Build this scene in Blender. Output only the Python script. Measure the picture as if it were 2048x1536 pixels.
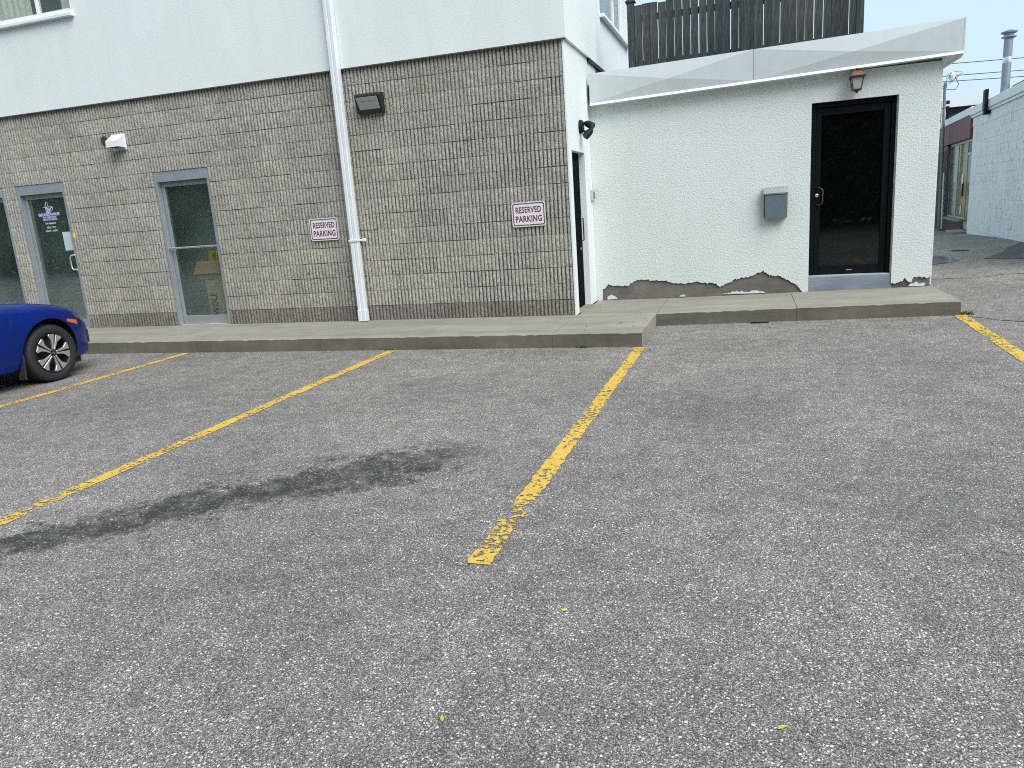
import bpy, bmesh, math, random
from mathutils import Vector, Matrix
import numpy as np

random.seed(7)
scene = bpy.context.scene
for o in list(bpy.data.objects):
    bpy.data.objects.remove(o)
col = scene.collection
R = math.radians

# ------------------------------------------------------------------ camera
CAM_H, YAW, PITCH, ROLL, LENS = 1.4899, 0.31499, 0.22747, -0.07127, 26.2752
cd = bpy.data.cameras.new('camera')
cam = bpy.data.objects.new('camera', cd)
col.objects.link(cam)
fwd = Vector((-math.sin(YAW) * math.cos(PITCH), math.cos(YAW) * math.cos(PITCH), -math.sin(PITCH)))
r0 = Vector((math.cos(YAW), math.sin(YAW), 0))
u0 = r0.cross(fwd)
rt = math.cos(ROLL) * r0 + math.sin(ROLL) * u0
up = -math.sin(ROLL) * r0 + math.cos(ROLL) * u0
cam.matrix_world = Matrix(((rt.x, up.x, -fwd.x, 0), (rt.y, up.y, -fwd.y, 0), (rt.z, up.z, -fwd.z, CAM_H), (0, 0, 0, 1)))
cd.sensor_width = 36
cd.lens = LENS
cd.clip_start = 0.05
cd.clip_end = 2000
scene.camera = cam

# ------------------------------------------------------------------ sky, sun, exposure
SUN_EL, SUN_AZ = 48.0, 50.0          # azimuth: degrees to the right of straight behind the camera (-Y)
world = bpy.data.worlds.new('World')
scene.world = world
world.use_nodes = True
wn, wl = world.node_tree.nodes, world.node_tree.links
wn.clear()
sky = wn.new('ShaderNodeTexSky')
sky.sky_type = 'NISHITA'
sky.sun_disc = False
sky.sun_elevation = R(SUN_EL)
sky.sun_rotation = R(180 - SUN_AZ)
sky.air_density = 1.0
sky.dust_density = 4.0
sky.ozone_density = 1.0
mixs = wn.new('ShaderNodeMix'); mixs.data_type = 'RGBA'
mixs.inputs[0].default_value = 0.72
mixs.inputs[7].default_value = (6.2, 8.0, 9.1, 1)      # thin even cloud
bg = wn.new('ShaderNodeBackground')
bg.inputs[1].default_value = 0.063
wo = wn.new('ShaderNodeOutputWorld')
wl.new(sky.outputs[0], mixs.inputs[6])
wl.new(mixs.outputs[2], bg.inputs[0])
wl.new(bg.outputs[0], wo.inputs[0])

sd = bpy.data.lights.new('sun', 'SUN')
sd.energy = 1.5
sd.angle = R(42)
sd.color = (1.0, 0.985, 0.965)
sun = bpy.data.objects.new('sun', sd)
col.objects.link(sun)
tosun = Vector((math.sin(R(SUN_AZ)) * math.cos(R(SUN_EL)), -math.cos(R(SUN_AZ)) * math.cos(R(SUN_EL)), math.sin(R(SUN_EL))))
sun.rotation_euler = tosun.to_track_quat('Z', 'Y').to_euler()
sun.location = tosun * 60

scene.view_settings.view_transform = 'Standard'
scene.view_settings.look = 'None'
scene.view_settings.exposure = 1.08
scene.view_settings.gamma = 1.0
scene.view_settings.use_curve_mapping = False
scene.cycles.filter_width = 1.05
scene.cycles.use_denoising = False

# ------------------------------------------------------------------ materials
class NT:
    def __init__(s, name):
        s.m = bpy.data.materials.new(name)
        s.m.use_nodes = True
        s.n, s.l = s.m.node_tree.nodes, s.m.node_tree.links
        s.b = s.n['Principled BSDF']
        s.out = s.n['Material Output']
        s.tc = s.n.new('ShaderNodeTexCoord')
        g = s.n.new('ShaderNodeNewGeometry')
        s.geo = g
        s.pos = g.outputs['Position']
    def noise(s, scale, detail=4, rough=.6, vec=None, stretch=None, dist=0):
        t = s.n.new('ShaderNodeTexNoise')
        t.inputs['Scale'].default_value = scale
        t.inputs['Detail'].default_value = detail
        t.inputs['Roughness'].default_value = rough
        t.inputs['Distortion'].default_value = dist
        v = vec or s.pos
        if stretch:
            v = s.map(v, scale=stretch)
        s.l.new(v, t.inputs['Vector'])
        return t.outputs['Fac']
    def map(s, vec, loc=(0, 0, 0), rot=(0, 0, 0), scale=(1, 1, 1)):
        m = s.n.new('ShaderNodeMapping')
        m.inputs['Location'].default_value = loc
        m.inputs['Rotation'].default_value = rot
        m.inputs['Scale'].default_value = scale
        s.l.new(vec, m.inputs['Vector'])
        return m.outputs[0]
    def voro(s, scale, feature='F1', vec=None, rnd=1):
        t = s.n.new('ShaderNodeTexVoronoi')
        t.feature = feature
        t.inputs['Scale'].default_value = scale
        t.inputs['Randomness'].default_value = rnd
        s.l.new(vec or s.pos, t.inputs['Vector'])
        return t
    def ramp(s, fac, stops):
        r = s.n.new('ShaderNodeValToRGB')
        e = r.color_ramp.elements
        while len(e) < len(stops):
            e.new(0.5)
        for i, (p, c) in enumerate(stops):
            e[i].position = p
            if isinstance(c, (int, float)):
                c = (c, c, c)
            e[i].color = (*c, 1)
        s.l.new(fac, r.inputs[0])
        return r.outputs[0]
    def mix(s, fac, a, b, mode='MIX'):
        m = s.n.new('ShaderNodeMix')
        m.data_type = 'RGBA'
        m.blend_type = mode
        for si, v in ((0, fac), (6, a), (7, b)):
            sock = m.inputs[si]
            if isinstance(v, (int, float)):
                sock.default_value = v if si == 0 else (v, v, v, 1)
            elif isinstance(v, tuple):
                sock.default_value = (*v, 1)
            else:
                s.l.new(v, sock)
        return m.outputs[2]
    def math(s, op, a, b=0.0, clamp=False):
        m = s.n.new('ShaderNodeMath')
        m.operation = op
        m.use_clamp = clamp
        for i, v in enumerate((a, b)):
            if isinstance(v, (int, float)):
                m.inputs[i].default_value = v
            else:
                s.l.new(v, m.inputs[i])
        return m.outputs[0]
    def rnd(s):
        return s.n.new('ShaderNodeObjectInfo').outputs['Random']
    def bump(s, h, strength=.5, dist=.01, prev=None):
        b = s.n.new('ShaderNodeBump')
        b.inputs['Strength'].default_value = strength
        b.inputs['Distance'].default_value = dist
        s.l.new(h, b.inputs['Height'])
        if prev:
            s.l.new(prev, b.inputs['Normal'])
        return b.outputs[0]
    def set(s, color=None, rough=None, metal=None, normal=None, spec=None):
        for key, v in (('Base Color', color), ('Roughness', rough), ('Metallic', metal), ('Normal', normal), ('Specular IOR Level', spec)):
            if v is None:
                continue
            k = s.b.inputs[key]
            if isinstance(v, tuple):
                k.default_value = (*v, 1)
            elif isinstance(v, (int, float)):
                k.default_value = v
            else:
                s.l.new(v, k)
        return s.m

def plain(name, color, rough=.6, metal=0, var=.12, nscale=9, bump=0, bscale=60, spec=.5):
    t = NT(name)
    n = t.noise(nscale, 5)
    lo = tuple(c * (1 - var) for c in color)
    hi = tuple(min(1, c * (1 + var)) for c in color)
    c = t.ramp(n, [(.3, lo), (.7, hi)])
    rg = t.ramp(t.noise(nscale * 2.3, 3), [(.3, max(0.02, rough - .06)), (.7, min(1, rough + .06))])
    nm = t.bump(t.noise(bscale, 4), bump, .004) if bump else None
    return t.set(c, rg, metal, nm, spec)

def stucco(name, base, bscale, bstr, streak=.10, bdist=.008):
    t = NT(name)
    n1 = t.noise(1.1, 5, .6)
    n2 = t.noise(2.0, 4, .6, stretch=(2.6, 2.6, .35))
    c = t.ramp(n1, [(.25, tuple(v * (1 - streak * .6) for v in base)), (.75, base)])
    dirt = t.ramp(n2, [(.45, 0.0), (.85, 1.0)])
    c = t.mix(t.math('MULTIPLY', dirt, streak * 3.0), c, tuple(v * k for v, k in zip(base, (.80, .80, .74))))
    spk = t.ramp(t.noise(38, 2), [(.70, 0.0), (.78, 1.0)])
    c = t.mix(t.math('MULTIPLY', spk, .18), c, (.40, .40, .38))
    h1 = t.noise(bscale, 3, .55)
    h2 = t.noise(bscale * 3.1, 3, .6)
    nm = t.bump(h1, bstr, bdist)
    nm = t.bump(h2, bstr * .5, bdist * .35, nm)
    return t.set(c, .92, 0, nm, .25)

M = {}
M['stucco'] = stucco('stucco_fine', (.785, .825, .825), 60, .45, .11, .006)
M['stucco_rough'] = stucco('stucco_rough', (.69, .735, .715), 52, .8, .08, .011)

def mk_block(name, base, low):
    t = NT(name)
    rn = t.rnd()
    tone = t.ramp(rn, [(0, .93), (.5, 1.0), (1, 1.06)])
    n = t.noise(2.2, 5, .6)
    c = t.ramp(n, [(.28, low), (.72, base)])
    c = t.mix(1, c, tone, 'MULTIPLY')
    v = t.voro(120)
    spk = t.ramp(v.outputs['Color'], [(.1, .45), (.5, .95), (.95, 1.45)])
    c = t.mix(.9, c, spk, 'MULTIPLY')
    st = t.ramp(t.noise(1.6, 4, stretch=(3, 3, .5)), [(.55, 0.0), (.8, .5)])
    c = t.mix(st, c, tuple(x * .62 for x in (base[0], base[1], base[2] * .85)))
    h = t.noise(75, 4, .65)
    nm = t.bump(h, .9, .012)
    nm = t.bump(v.outputs['Distance'], .5, .004, nm)
    return t.set(c, .95, 0, nm, .2)
M['block'] = mk_block('split_block', (.50, .48, .42), (.385, .37, .325))
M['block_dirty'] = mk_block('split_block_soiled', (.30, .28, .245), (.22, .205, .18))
M['mortar'] = plain('mortar', (.15, .14, .13), .95, bump=.4)

# asphalt
t = NT('asphalt')
wp = t.pos
warp = t.n.new('ShaderNodeVectorMath'); warp.operation = 'ADD'
nz = t.n.new('ShaderNodeTexNoise'); nz.inputs['Scale'].default_value = 60; nz.inputs['Detail'].default_value = 2
t.l.new(wp, nz.inputs['Vector'])
sc = t.n.new('ShaderNodeVectorMath'); sc.operation = 'SCALE'; sc.inputs['Scale'].default_value = .012
t.l.new(nz.outputs['Color'], sc.inputs[0])
t.l.new(wp, warp.inputs[0]); t.l.new(sc.outputs[0], warp.inputs[1])
wv = warp.outputs[0]
v1 = t.voro(84, 'F1', wv)
v2 = t.voro(165, 'F1', wv)
v3 = t.voro(330, 'F1', wv)
def sepr(v):
    q = t.n.new('ShaderNodeSeparateColor'); t.l.new(v.outputs['Color'], q.inputs[0]); return q.outputs
b1, b2, b3 = sepr(v1), sepr(v2), sepr(v3)
fine = t.ramp(b3[0], [(.0, .035), (.45, .10), (.75, .20), (1, .42)])
col2 = t.ramp(b2[1], [(.0, .07), (.4, .16), (.7, .36), (1, .68)])
in2 = t.math('MULTIPLY', t.ramp(v2.outputs['Distance'], [(.34, 1.0), (.46, 0.0)]), t.ramp(b2[0], [(.40, 0.0), (.42, 1.0)]))
col1 = t.ramp(b1[1], [(.0, .12), (.35, .26), (.65, .50), (1, .80)])
in1 = t.math('MULTIPLY', t.ramp(v1.outputs['Distance'], [(.28, 1.0), (.42, 0.0)]), t.ramp(b1[0], [(.62, 0.0), (.64, 1.0)]))
c = t.mix(in2, fine, col2)
c = t.mix(in1, c, col1)
big = t.ramp(t.noise(.55, 5, .6), [(.25, .74), (.75, 1.20)])
mid = t.ramp(t.noise(5.5, 5, .65), [(.25, .72), (.75, 1.24)])
c = t.mix(1, c, big, 'MULTIPLY')
c = t.mix(1, c, mid, 'MULTIPLY')
c = t.mix(1, c, (1.19, 1.10, 1.01), 'MULTIPLY')
# long wet-looking stain across the bay: axis from (-4.4,1.9) to (-1.6,4.4)
ax0, ax1 = Vector((-4.3, 2.02)), Vector((-1.52, 4.46))
ang = math.atan2(ax1.y - ax0.y, ax1.x - ax0.x); ln = (ax1 - ax0).length
sv = t.map(wp, loc=(-ax0.x, -ax0.y, 0))
sv = t.map(sv, rot=(0, 0, -ang))
sep = t.n.new('ShaderNodeSeparateXYZ'); t.l.new(sv, sep.inputs[0])
wob = t.noise(1.1, 3, .5); wob2 = t.noise(5.0, 6, .72); wob3 = t.noise(17, 5, .75)
vv = t.math('ADD', sep.outputs[1], t.math('MULTIPLY', t.math('SUBTRACT', wob, .5), 1.0))
vv = t.math('ABSOLUTE', vv)
vv = t.math('ADD', vv, t.math('MULTIPLY', t.math('SUBTRACT', wob2, .5), 1.15))
vv = t.math('ADD', vv, t.math('MULTIPLY', t.math('SUBTRACT', wob3, .5), .75))
prof = t.ramp(vv, [(.13, 1.0), (.33, 0.0)])
prof = t.math('MULTIPLY', prof, t.ramp(t.noise(7.5, 6, .75), [(.36, .45), (.56, 1.0)]))
um = t.math('MULTIPLY', t.math('SUBTRACT', ln, sep.outputs[0]), 2.0, True)
stain = t.math('MULTIPLY', t.math('MULTIPLY', prof, um), t.math('SUBTRACT', .93, t.math('MULTIPLY', in1, .35)))
c = t.mix(stain, c, (.030, .028, .026))
# rounder oil drips in the bays
for (ox, oy, rr, a) in ((-.2, 5.4, .9, .22), (-2.7, 5.9, .8, .20), (-5.4, 5.4, .9, .22), (1.0, 3.9, .8, .14), (3.6, 6.2, 1.2, .16)):
    dv = t.n.new('ShaderNodeVectorMath'); dv.operation = 'DISTANCE'
    t.l.new(wp, dv.inputs[0]); dv.inputs[1].default_value = (ox, oy, 0)
    dd = t.math('ADD', dv.outputs['Value'], t.math('MULTIPLY', t.math('SUBTRACT', t.noise(2.1, 5, .65), .5), rr * 1.6))
    c = t.mix(t.math('MULTIPLY', t.ramp(t.math('DIVIDE', dd, rr), [(.15, 1.0), (.95, 0.0)]), a), c, (.03, .03, .031))
hh = t.math('ADD', t.math('MULTIPLY', in2, .5), in1)
nm = t.bump(hh, .5, .005)
nm = t.bump(v2.outputs['Distance'], .4, .003, nm)
nm = t.bump(t.noise(1.2, 3), .25, .05, nm)
M['asphalt'] = t.set(c, .88, 0, nm, .3)

t = NT('asphalt_patch')
c = t.ramp(t.voro(220).outputs['Color'], [(.1, .055), (.9, .13)])
c = t.mix(1, c, t.ramp(t.noise(1.5, 4), [(.3, .8), (.7, 1.15)]), 'MULTIPLY')
M['patch'] = t.set(c, .85, 0, t.bump(t.noise(150, 3), .5, .004), .4)
M['puddle'] = plain('damp_asphalt', (.10, .115, .14), .16, var=.15, bump=.06, spec=.6)
M['crack'] = plain('crack', (.03, .03, .03), .95)

# worn yellow paint
t = NT('yellow_paint')
uvn = t.noise(30, 5, .66)
at = t.n.new('ShaderNodeAttribute'); at.attribute_name = 'wear'
m1 = t.math('MULTIPLY', t.math('SUBTRACT', uvn, .5), 2.4)
m1 = t.math('ADD', m1, t.math('MULTIPLY', t.math('SUBTRACT', t.noise(3.1, 4, .6), .5), 1.1))
m1 = t.math('SUBTRACT', m1, at.outputs['Fac'])
mask = t.ramp(t.math('ADD', m1, .22), [(.0, 0.0), (.05, 1.0)])
c = t.ramp(t.noise(14, 5), [(.3, (.56, .35, .055)), (.7, (.69, .46, .09))])
c = t.mix(t.ramp(t.noise(3.0, 3), [(.5, 0.0), (.8, .45)]), c, (.62, .40, .12))
t.set(c, .8, 0, t.bump(t.noise(90, 4), .4, .004), .3)
tr = t.n.new('ShaderNodeBsdfTransparent'); ms = t.n.new('ShaderNodeMixShader')
t.l.new(mask, ms.inputs[0]); t.l.new(tr.outputs[0], ms.inputs[1]); t.l.new(t.b.outputs[0], ms.inputs[2])
t.l.new(ms.outputs[0], t.out.inputs[0])
M['yellow'] = t.m

def concrete(name, a, b, stain, amt):
    t = NT(name)
    c = t.ramp(t.noise(3.0, 6, .65), [(.28, a), (.72, b)])
    c = t.mix(t.math('MULTIPLY', t.ramp(t.noise(1.4, 5, .6, stretch=(.5, 2.2, 2.5)), [(.42, 0.0), (.75, 1.0)]), amt), c, stain)
    c = t.mix(.7, c, t.ramp(t.noise(120, 3), [(.3, .82), (.7, 1.16)]), 'MULTIPLY')
    pit = t.ramp(t.voro(24).outputs['Distance'], [(.03, 1.0), (.07, 0.0)])
    pit = t.math('MULTIPLY', pit, t.ramp(t.noise(6, 2), [(.5, 0.0), (.6, .8)]))
    c = t.mix(pit, c, tuple(x * .3 for x in a))
    nm = t.bump(t.noise(90, 4), .3, .004)
    nm = t.bump(t.noise(9, 4, stretch=(1, 1, 5)), .25, .012, nm)
    return t.set(c, .9, 0, nm, .25)
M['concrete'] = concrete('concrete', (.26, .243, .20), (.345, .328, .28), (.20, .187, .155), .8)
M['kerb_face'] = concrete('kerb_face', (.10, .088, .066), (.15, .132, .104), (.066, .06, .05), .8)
M['cement'] = concrete('cement_patch', (.115, .107, .095), (.235, .218, .195), (.075, .07, .062), .9)
M['sill_blue'] = concrete('painted_sill', (.20, .245, .30), (.30, .345, .40), (.13, .14, .16), .9)
M['foundation'] = plain('foundation', (.2, .19, .18), .95)

M['alu'] = plain('aluminium', (.42, .45, .48), .42, .55, .06)
M['alu_shaded'] = plain('aluminium_shaded', (.38, .40, .425), .45, .5, .06)  # aluminium again, with the recess shade of the leaf frames put into its colour
M['bright_metal'] = plain('bright_metal', (.80, .82, .83), .28, .8, .05)
M['white_metal'] = plain('white_metal', (.74, .78, .80), .42, 0, .05, 4)
M['white_pvc'] = plain('white_pvc', (.80, .82, .83), .4, 0, .04)
M['fascia'] = plain('fascia_metal', (.60, .64, .655), .36, .15, .035, 3)
M['black_metal'] = plain('black_metal', (.0035, .004, .008), .45, 0, .25, spec=.18)
M['navy_door'] = plain('navy_door', (.003, .0045, .009), .85, 0, .2, spec=.04)
M['black_plastic'] = plain('black_plastic', (.006, .006, .010), .55, spec=.25)
M['bronze'] = plain('bronze_paint', (.022, .022, .027), .5)
M['lens'] = plain('ribbed_lens', (.34, .36, .34), .25, 0, .06, bump=.15, bscale=120)
M['rust'] = plain('rusty_copper', (.20, .075, .03), .6, .3, .35, 30, .3)
M['lamp_glass'] = plain('frosted_glass', (.36, .37, .33), .3, 0, .10)
M['sign_white'] = plain('sign_white', (.70, .72, .77), .45, 0, .04)
M['sign_red'] = plain('sign_red', (.20, .018, .03), .5, 0, .15)
M['letter_white'] = plain('letter_white', (.78, .80, .88), .6)
M['letter_blue'] = plain('letter_blue', (.09, .10, .33), .6)
M['letter_black'] = plain('letter_black', (.02, .02, .02), .7)
M['paper'] = plain('paper', (.50, .62, .62), .8, 0, .04)
M['cardboard'] = plain('cardboard', (.66, .44, .24), .9, 0, .08)
M['cardboard_grey'] = plain('cardboard_grey', (.56, .48, .36), .9, 0, .08)
M['yellow_box'] = plain('yellow_box', (.80, .62, .05), .7, 0, .08)
M['mail_grey'] = plain('mailbox_grey', (.135, .175, .21), .42, .2, .05)
M['mail_lid'] = plain('brushed_steel', (.30, .31, .30), .42, .4, .06)
M['mail_dark'] = plain('mailbox_side', (.05, .058, .066), .5, .2, .05)
M['beige'] = plain('beige_plastic', (.50, .46, .36), .6)
M['interior'] = plain('interior_wall', (.76, .84, .80), .9, 0, .06)
M['interior_floor'] = plain('interior_floor', (.42, .44, .41), .7, 0, .08)
M['curtain'] = plain('curtain', (.52, .51, .47), .9, 0, .12)
M['tyre'] = plain('tyre_rubber', (.018, .018, .019), .75, 0, .2, 20, .2, 160)
M['rim'] = plain('machined_rim', (.62, .62, .63), .3, .8, .05)
M['rim_black'] = plain('rim_black', (.012, .012, .013), .4)
M['orange'] = plain('orange_lens', (.75, .17, .02), .25)
M['headlight'] = plain('headlight', (.10, .11, .16), .08, .2)
M['brick'] = plain('brick', (.10, .045, .038), .9, 0, .25, 14, .4, 90)
M['maroon'] = plain('maroon_panel', (.115, .025, .028), .55, 0, .12)
M['dark_roof'] = plain('dark_roof', (.035, .037, .05), .8)
M['galv'] = plain('galvanised', (.30, .34, .40), .45, .5, .12, 6)
M['pole_wood'] = plain('mast_metal', (.20, .21, .24), .5, .4, .15, 8)
M['wire'] = plain('wire', (.04, .042, .05), .7)
M['kraft'] = plain('kraft_paper', (.44, .33, .18), .9, 0, .12)
M['bark'] = plain('bark', (.10, .08, .06), .95, 0, .3, 12, .5)
M['rail_dark'] = plain('threshold', (.58, .58, .56), .5, .3)

# car paint
t = NT('blue_paint')
fl = t.ramp(t.voro(1500).outputs['Color'], [(.2, (.0, .015, .18)), (.9, (.001, .038, .36))])
t.set(fl, .36, .6, None, .4)
t.b.inputs['Coat Weight'].default_value = .2
t.b.inputs['Coat Roughness'].default_value = .04
M['paint'] = t.m

# weathered fence wood
t = NT('weathered_wood')
rn = t.rnd()
tc = t.tc.outputs['Object']
g = t.noise(9, 6, .65, vec=tc, stretch=(6, 6, .45), dist=.6)
c = t.ramp(g, [(.30, (.022, .026, .029)), (.52, (.062, .070, .073)), (.75, (.15, .16, .16))])
tone = t.ramp(rn, [(0, (.75, .80, .84)), (.5, (1, 1, 1)), (1, (1.15, 1.12, 1.02))])
c = t.mix(1, c, tone, 'MULTIPLY')
kn = t.ramp(t.voro(5.5, 'F1', t.map(t.pos, scale=(1, 1, .8))).outputs['Distance'], [(.03, 1.0), (.075, 0.0)])
c = t.mix(t.math('MULTIPLY', kn, .75), c, (.018, .014, .012))
M['wood'] = t.set(c, .9, 0, t.bump(g, .5, .006), .2)

# white painted block, peeling
t = NT('peeling_white_paint')
base = t.ramp(t.noise(1.2, 5), [(.3, (.80, .84, .84)), (.7, (.86, .89, .89))])
st = t.ramp(t.noise(3.5, 6, .7, stretch=(2.2, 2.2, .5)), [(.48, 0.0), (.72, .7)])
c = t.mix(st, base, (.56, .60, .58))
pl = t.ramp(t.noise(9, 6, .75, stretch=(1.6, 1.6, .7)), [(.60, 0.0), (.63, 1.0)])
c = t.mix(pl, c, (.16, .18, .17))
M['peel'] = t.set(c, .9, 0, t.bump(t.noise(12, 5), .5, .02), .2)

def foliage(name, a, b):
    t = NT(name)
    c = t.ramp(t.noise(2.5, 3), [(.3, a), (.7, b)])
    t.set(c, .6, 0, None, .3)
    return t.m
M['leaf'] = foliage('foliage', (.022, .05, .016), (.055, .105, .03))
M['leaf_y'] = foliage('fallen_leaf', (.35, .40, .04), (.55, .52, .06))
M['weed'] = foliage('weed', (.03, .05, .02), (.07, .10, .04))
M['stone'] = plain('loose_stone', (.26, .255, .24), .9, 0, .5, 60)

def glass(name, tint, ior=1.5, boost=1.0, haze=.0):
    t = NT(name)
    t.n.remove(t.b)
    fr = t.n.new('ShaderNodeFresnel'); fr.inputs[0].default_value = ior
    tr = t.n.new('ShaderNodeBsdfTransparent'); tr.inputs[0].default_value = (*tint, 1)
    gl = t.n.new('ShaderNodeBsdfGlossy'); gl.inputs['Roughness'].default_value = .015
    gl.inputs[0].default_value = (.95, .97, 1, 1)
    t.l.new(t.bump(t.noise(1.3, 2), .03, .02), gl.inputs['Normal'])
    ms = t.n.new('ShaderNodeMixShader')
    f = t.math('MULTIPLY', fr.outputs[0], boost, True)
    t.l.new(f, ms.inputs[0]); t.l.new(tr.outputs[0], ms.inputs[1]); t.l.new(gl.outputs[0], ms.inputs[2])
    df = t.n.new('ShaderNodeBsdfDiffuse'); df.inputs[0].default_value = (.42, .52, .47, 1)      # grey-green haze put into the pane colour to brighten dark glass
    m2 = t.n.new('ShaderNodeMixShader')
    t.l.new(t.ramp(t.noise(1.6, 4), [(.3, haze * .6), (.7, haze * 1.4)]), m2.inputs[0])
    t.l.new(ms.outputs[0], m2.inputs[1]); t.l.new(df.outputs[0], m2.inputs[2])
    t.l.new(m2.outputs[0], t.out.inputs[0])
    return t.m
M['glass'] = glass('window_glass', (.90, .95, .92), 1.45, .75, .04)
M['glass_dark'] = glass('tinted_glass', (.16, .18, .18), 1.45, 1.6, .004)
M['glass_shop'] = glass('shop_glass', (.90, .92, .88), 1.45, .16)
M['car_glass'] = glass('car_glass', (.08, .09, .10), 1.5, 1.2)

# ------------------------------------------------------------------ mesh helpers
class MB:
    def __init__(s):
        s.v, s.f = [], []
    def add(s, vs, fs):
        o = len(s.v)
        s.v += [tuple(p) for p in vs]
        s.f += [tuple(i + o for i in f) for f in fs]
        return s
    def box(s, x0, x1, y0, y1, z0, z1):
        vs = [(x, y, z) for z in (z0, z1) for y in (y0, y1) for x in (x0, x1)]
        return s.add(vs, [(0, 2, 3, 1), (4, 5, 7, 6), (0, 1, 5, 4), (2, 6, 7, 3), (0, 4, 6, 2), (1, 3, 7, 5)])
    def hexa(s, vs):           # 8 points ordered like box()
        return s.add(vs, [(0, 2, 3, 1), (4, 5, 7, 6), (0, 1, 5, 4), (2, 6, 7, 3), (0, 4, 6, 2), (1, 3, 7, 5)])
    def prism_y(s, pts, y0, y1):   # polygon in xz, extruded from y0 (front) to y1
        n = len(pts)
        ar = sum(pts[i][0] * pts[(i + 1) % n][1] - pts[(i + 1) % n][0] * pts[i][1] for i in range(n))
        if ar < 0:
            pts = pts[::-1]
        vs = [(x, y0, z) for x, z in pts] + [(x, y1, z) for x, z in pts]
        fs = [tuple(range(n)), tuple(range(2 * n - 1, n - 1, -1))]
        fs += [(i, i + n, (i + 1) % n + n, (i + 1) % n) for i in range(n)]
        return s.add(vs, fs)
    def prism_x(s, pts, x0, x1):   # polygon in yz
        n = len(pts)
        vs = [(x0, y, z) for y, z in pts] + [(x1, y, z) for y, z in pts]
        fs = [tuple(range(n)), tuple(range(2 * n - 1, n - 1, -1))]
        fs += [(i, i + n, (i + 1) % n + n, (i + 1) % n) for i in range(n)]
        return s.add(vs, fs)
    def prism_z(s, pts, z0, z1):
        n = len(pts)
        vs = [(x, y, z0) for x, y in pts] + [(x, y, z1) for x, y in pts]
        fs = [tuple(range(n - 1, -1, -1)), tuple(range(n, 2 * n))]
        fs += [(i, (i + 1) % n, (i + 1) % n + n, i + n) for i in range(n)]
        return s.add(vs, fs)
    def tube(s, path, r, n=8, cap=True):
        path = [Vector(p) for p in path]
        rs = r if isinstance(r, (list, tuple)) else [r] * len(path)
        o = len(s.v)
        prev = None
        for i, p in enumerate(path):
            a = path[max(i - 1, 0)]; b = path[min(i + 1, len(path) - 1)]
            d = (b - a).normalized()
            ref = Vector((0, 0, 1)) if abs(d.z) < .9 else Vector((1, 0, 0))
            if prev is None:
                e1 = d.cross(ref).normalized()
            else:
                e1 = (prev - d * prev.dot(d)).normalized()
            prev = e1
            e2 = d.cross(e1)
            for k in range(n):
                t_ = 2 * math.pi * k / n
                s.v.append(tuple(p + e1 * (rs[i] * math.cos(t_)) + e2 * (rs[i] * math.sin(t_))))
        for i in range(len(path) - 1):
            for k in range(n):
                a = o + i * n + k; b = o + i * n + (k + 1) % n
                s.f.append((a, b, b + n, a + n))
        if cap:
            s.f.append(tuple(o + k for k in range(n - 1, -1, -1)))
            s.f.append(tuple(o + (len(path) - 1) * n + k for k in range(n)))
        return s
    def lathe(s, prof, c, axis='Z', n=24, cap=True):   # prof: (radius, height)
        o = len(s.v)
        for r, h in prof:
            for k in range(n):
                t_ = 2 * math.pi * k / n
                a, b = r * math.cos(t_), r * math.sin(t_)
                p = {'Z': (a, b, h), 'X': (h, a, b), 'Y': (b, h, a)}[axis]
                s.v.append((c[0] + p[0], c[1] + p[1], c[2] + p[2]))
        for i in range(len(prof) - 1):
            for k in range(n):
                a = o + i * n + k; b = o + i * n + (k + 1) % n
                s.f.append((a, b, b + n, a + n))
        if cap:
            s.f.append(tuple(o + k for k in range(n - 1, -1, -1)))
            s.f.append(tuple(o + (len(prof) - 1) * n + k for k in range(n)))
        return s

WPOS = {}
def mesh_from(name, mb, bevel=0, smooth=None, segs=1):
    me = bpy.data.meshes.new(name)
    me.from_pydata(mb.v, [], mb.f)
    bm = bmesh.new(); bm.from_mesh(me)
    bmesh.ops.recalc_face_normals(bm, faces=bm.faces)
    if bevel:
        bmesh.ops.bevel(bm, geom=[e for e in bm.edges if len(e.link_faces) == 2 and e.calc_face_angle(0) > .5], offset=bevel, segments=segs, affect='EDGES', profile=.6)
    bm.to_mesh(me); bm.free()
    if smooth is not None:
        for p in me.polygons:
            p.use_smooth = True
        me.set_sharp_from_angle(angle=R(smooth))
    me.update()
    return me

def link(o, parent=None, wpos=(0, 0, 0)):
    col.objects.link(o)
    w = Vector(wpos)
    WPOS[o.name] = w
    if parent:
        o.parent = parent
        o.location = w - WPOS[parent.name]
    else:
        o.location = w
    return o

def obj(name, mb, mat, parent=None, bevel=0, smooth=None, segs=1, kind=None):
    v = np.array(mb.v)
    lo, hi = v.min(0), v.max(0)
    c = Vector(((lo[0] + hi[0]) / 2, (lo[1] + hi[1]) / 2, lo[2]))
    mb.v = [tuple(Vector(p) - c) for p in mb.v]
    me = mesh_from(name, mb, bevel, smooth, segs)
    me.materials.append(M[mat] if isinstance(mat, str) else mat)
    o = bpy.data.objects.new(name, me)
    link(o, parent, c)
    if kind:
        o['kind'] = kind
    return o

def thing(name, loc, label, cat, group=None):
    o = bpy.data.objects.new(name, None)
    o.empty_display_size = .2
    link(o, None, loc)
    return tag(o, label, cat, group)

def tag(o, label, cat, group=None):
    o['label'] = label; o['category'] = cat
    if group:
        o['group'] = group
    return o

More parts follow.
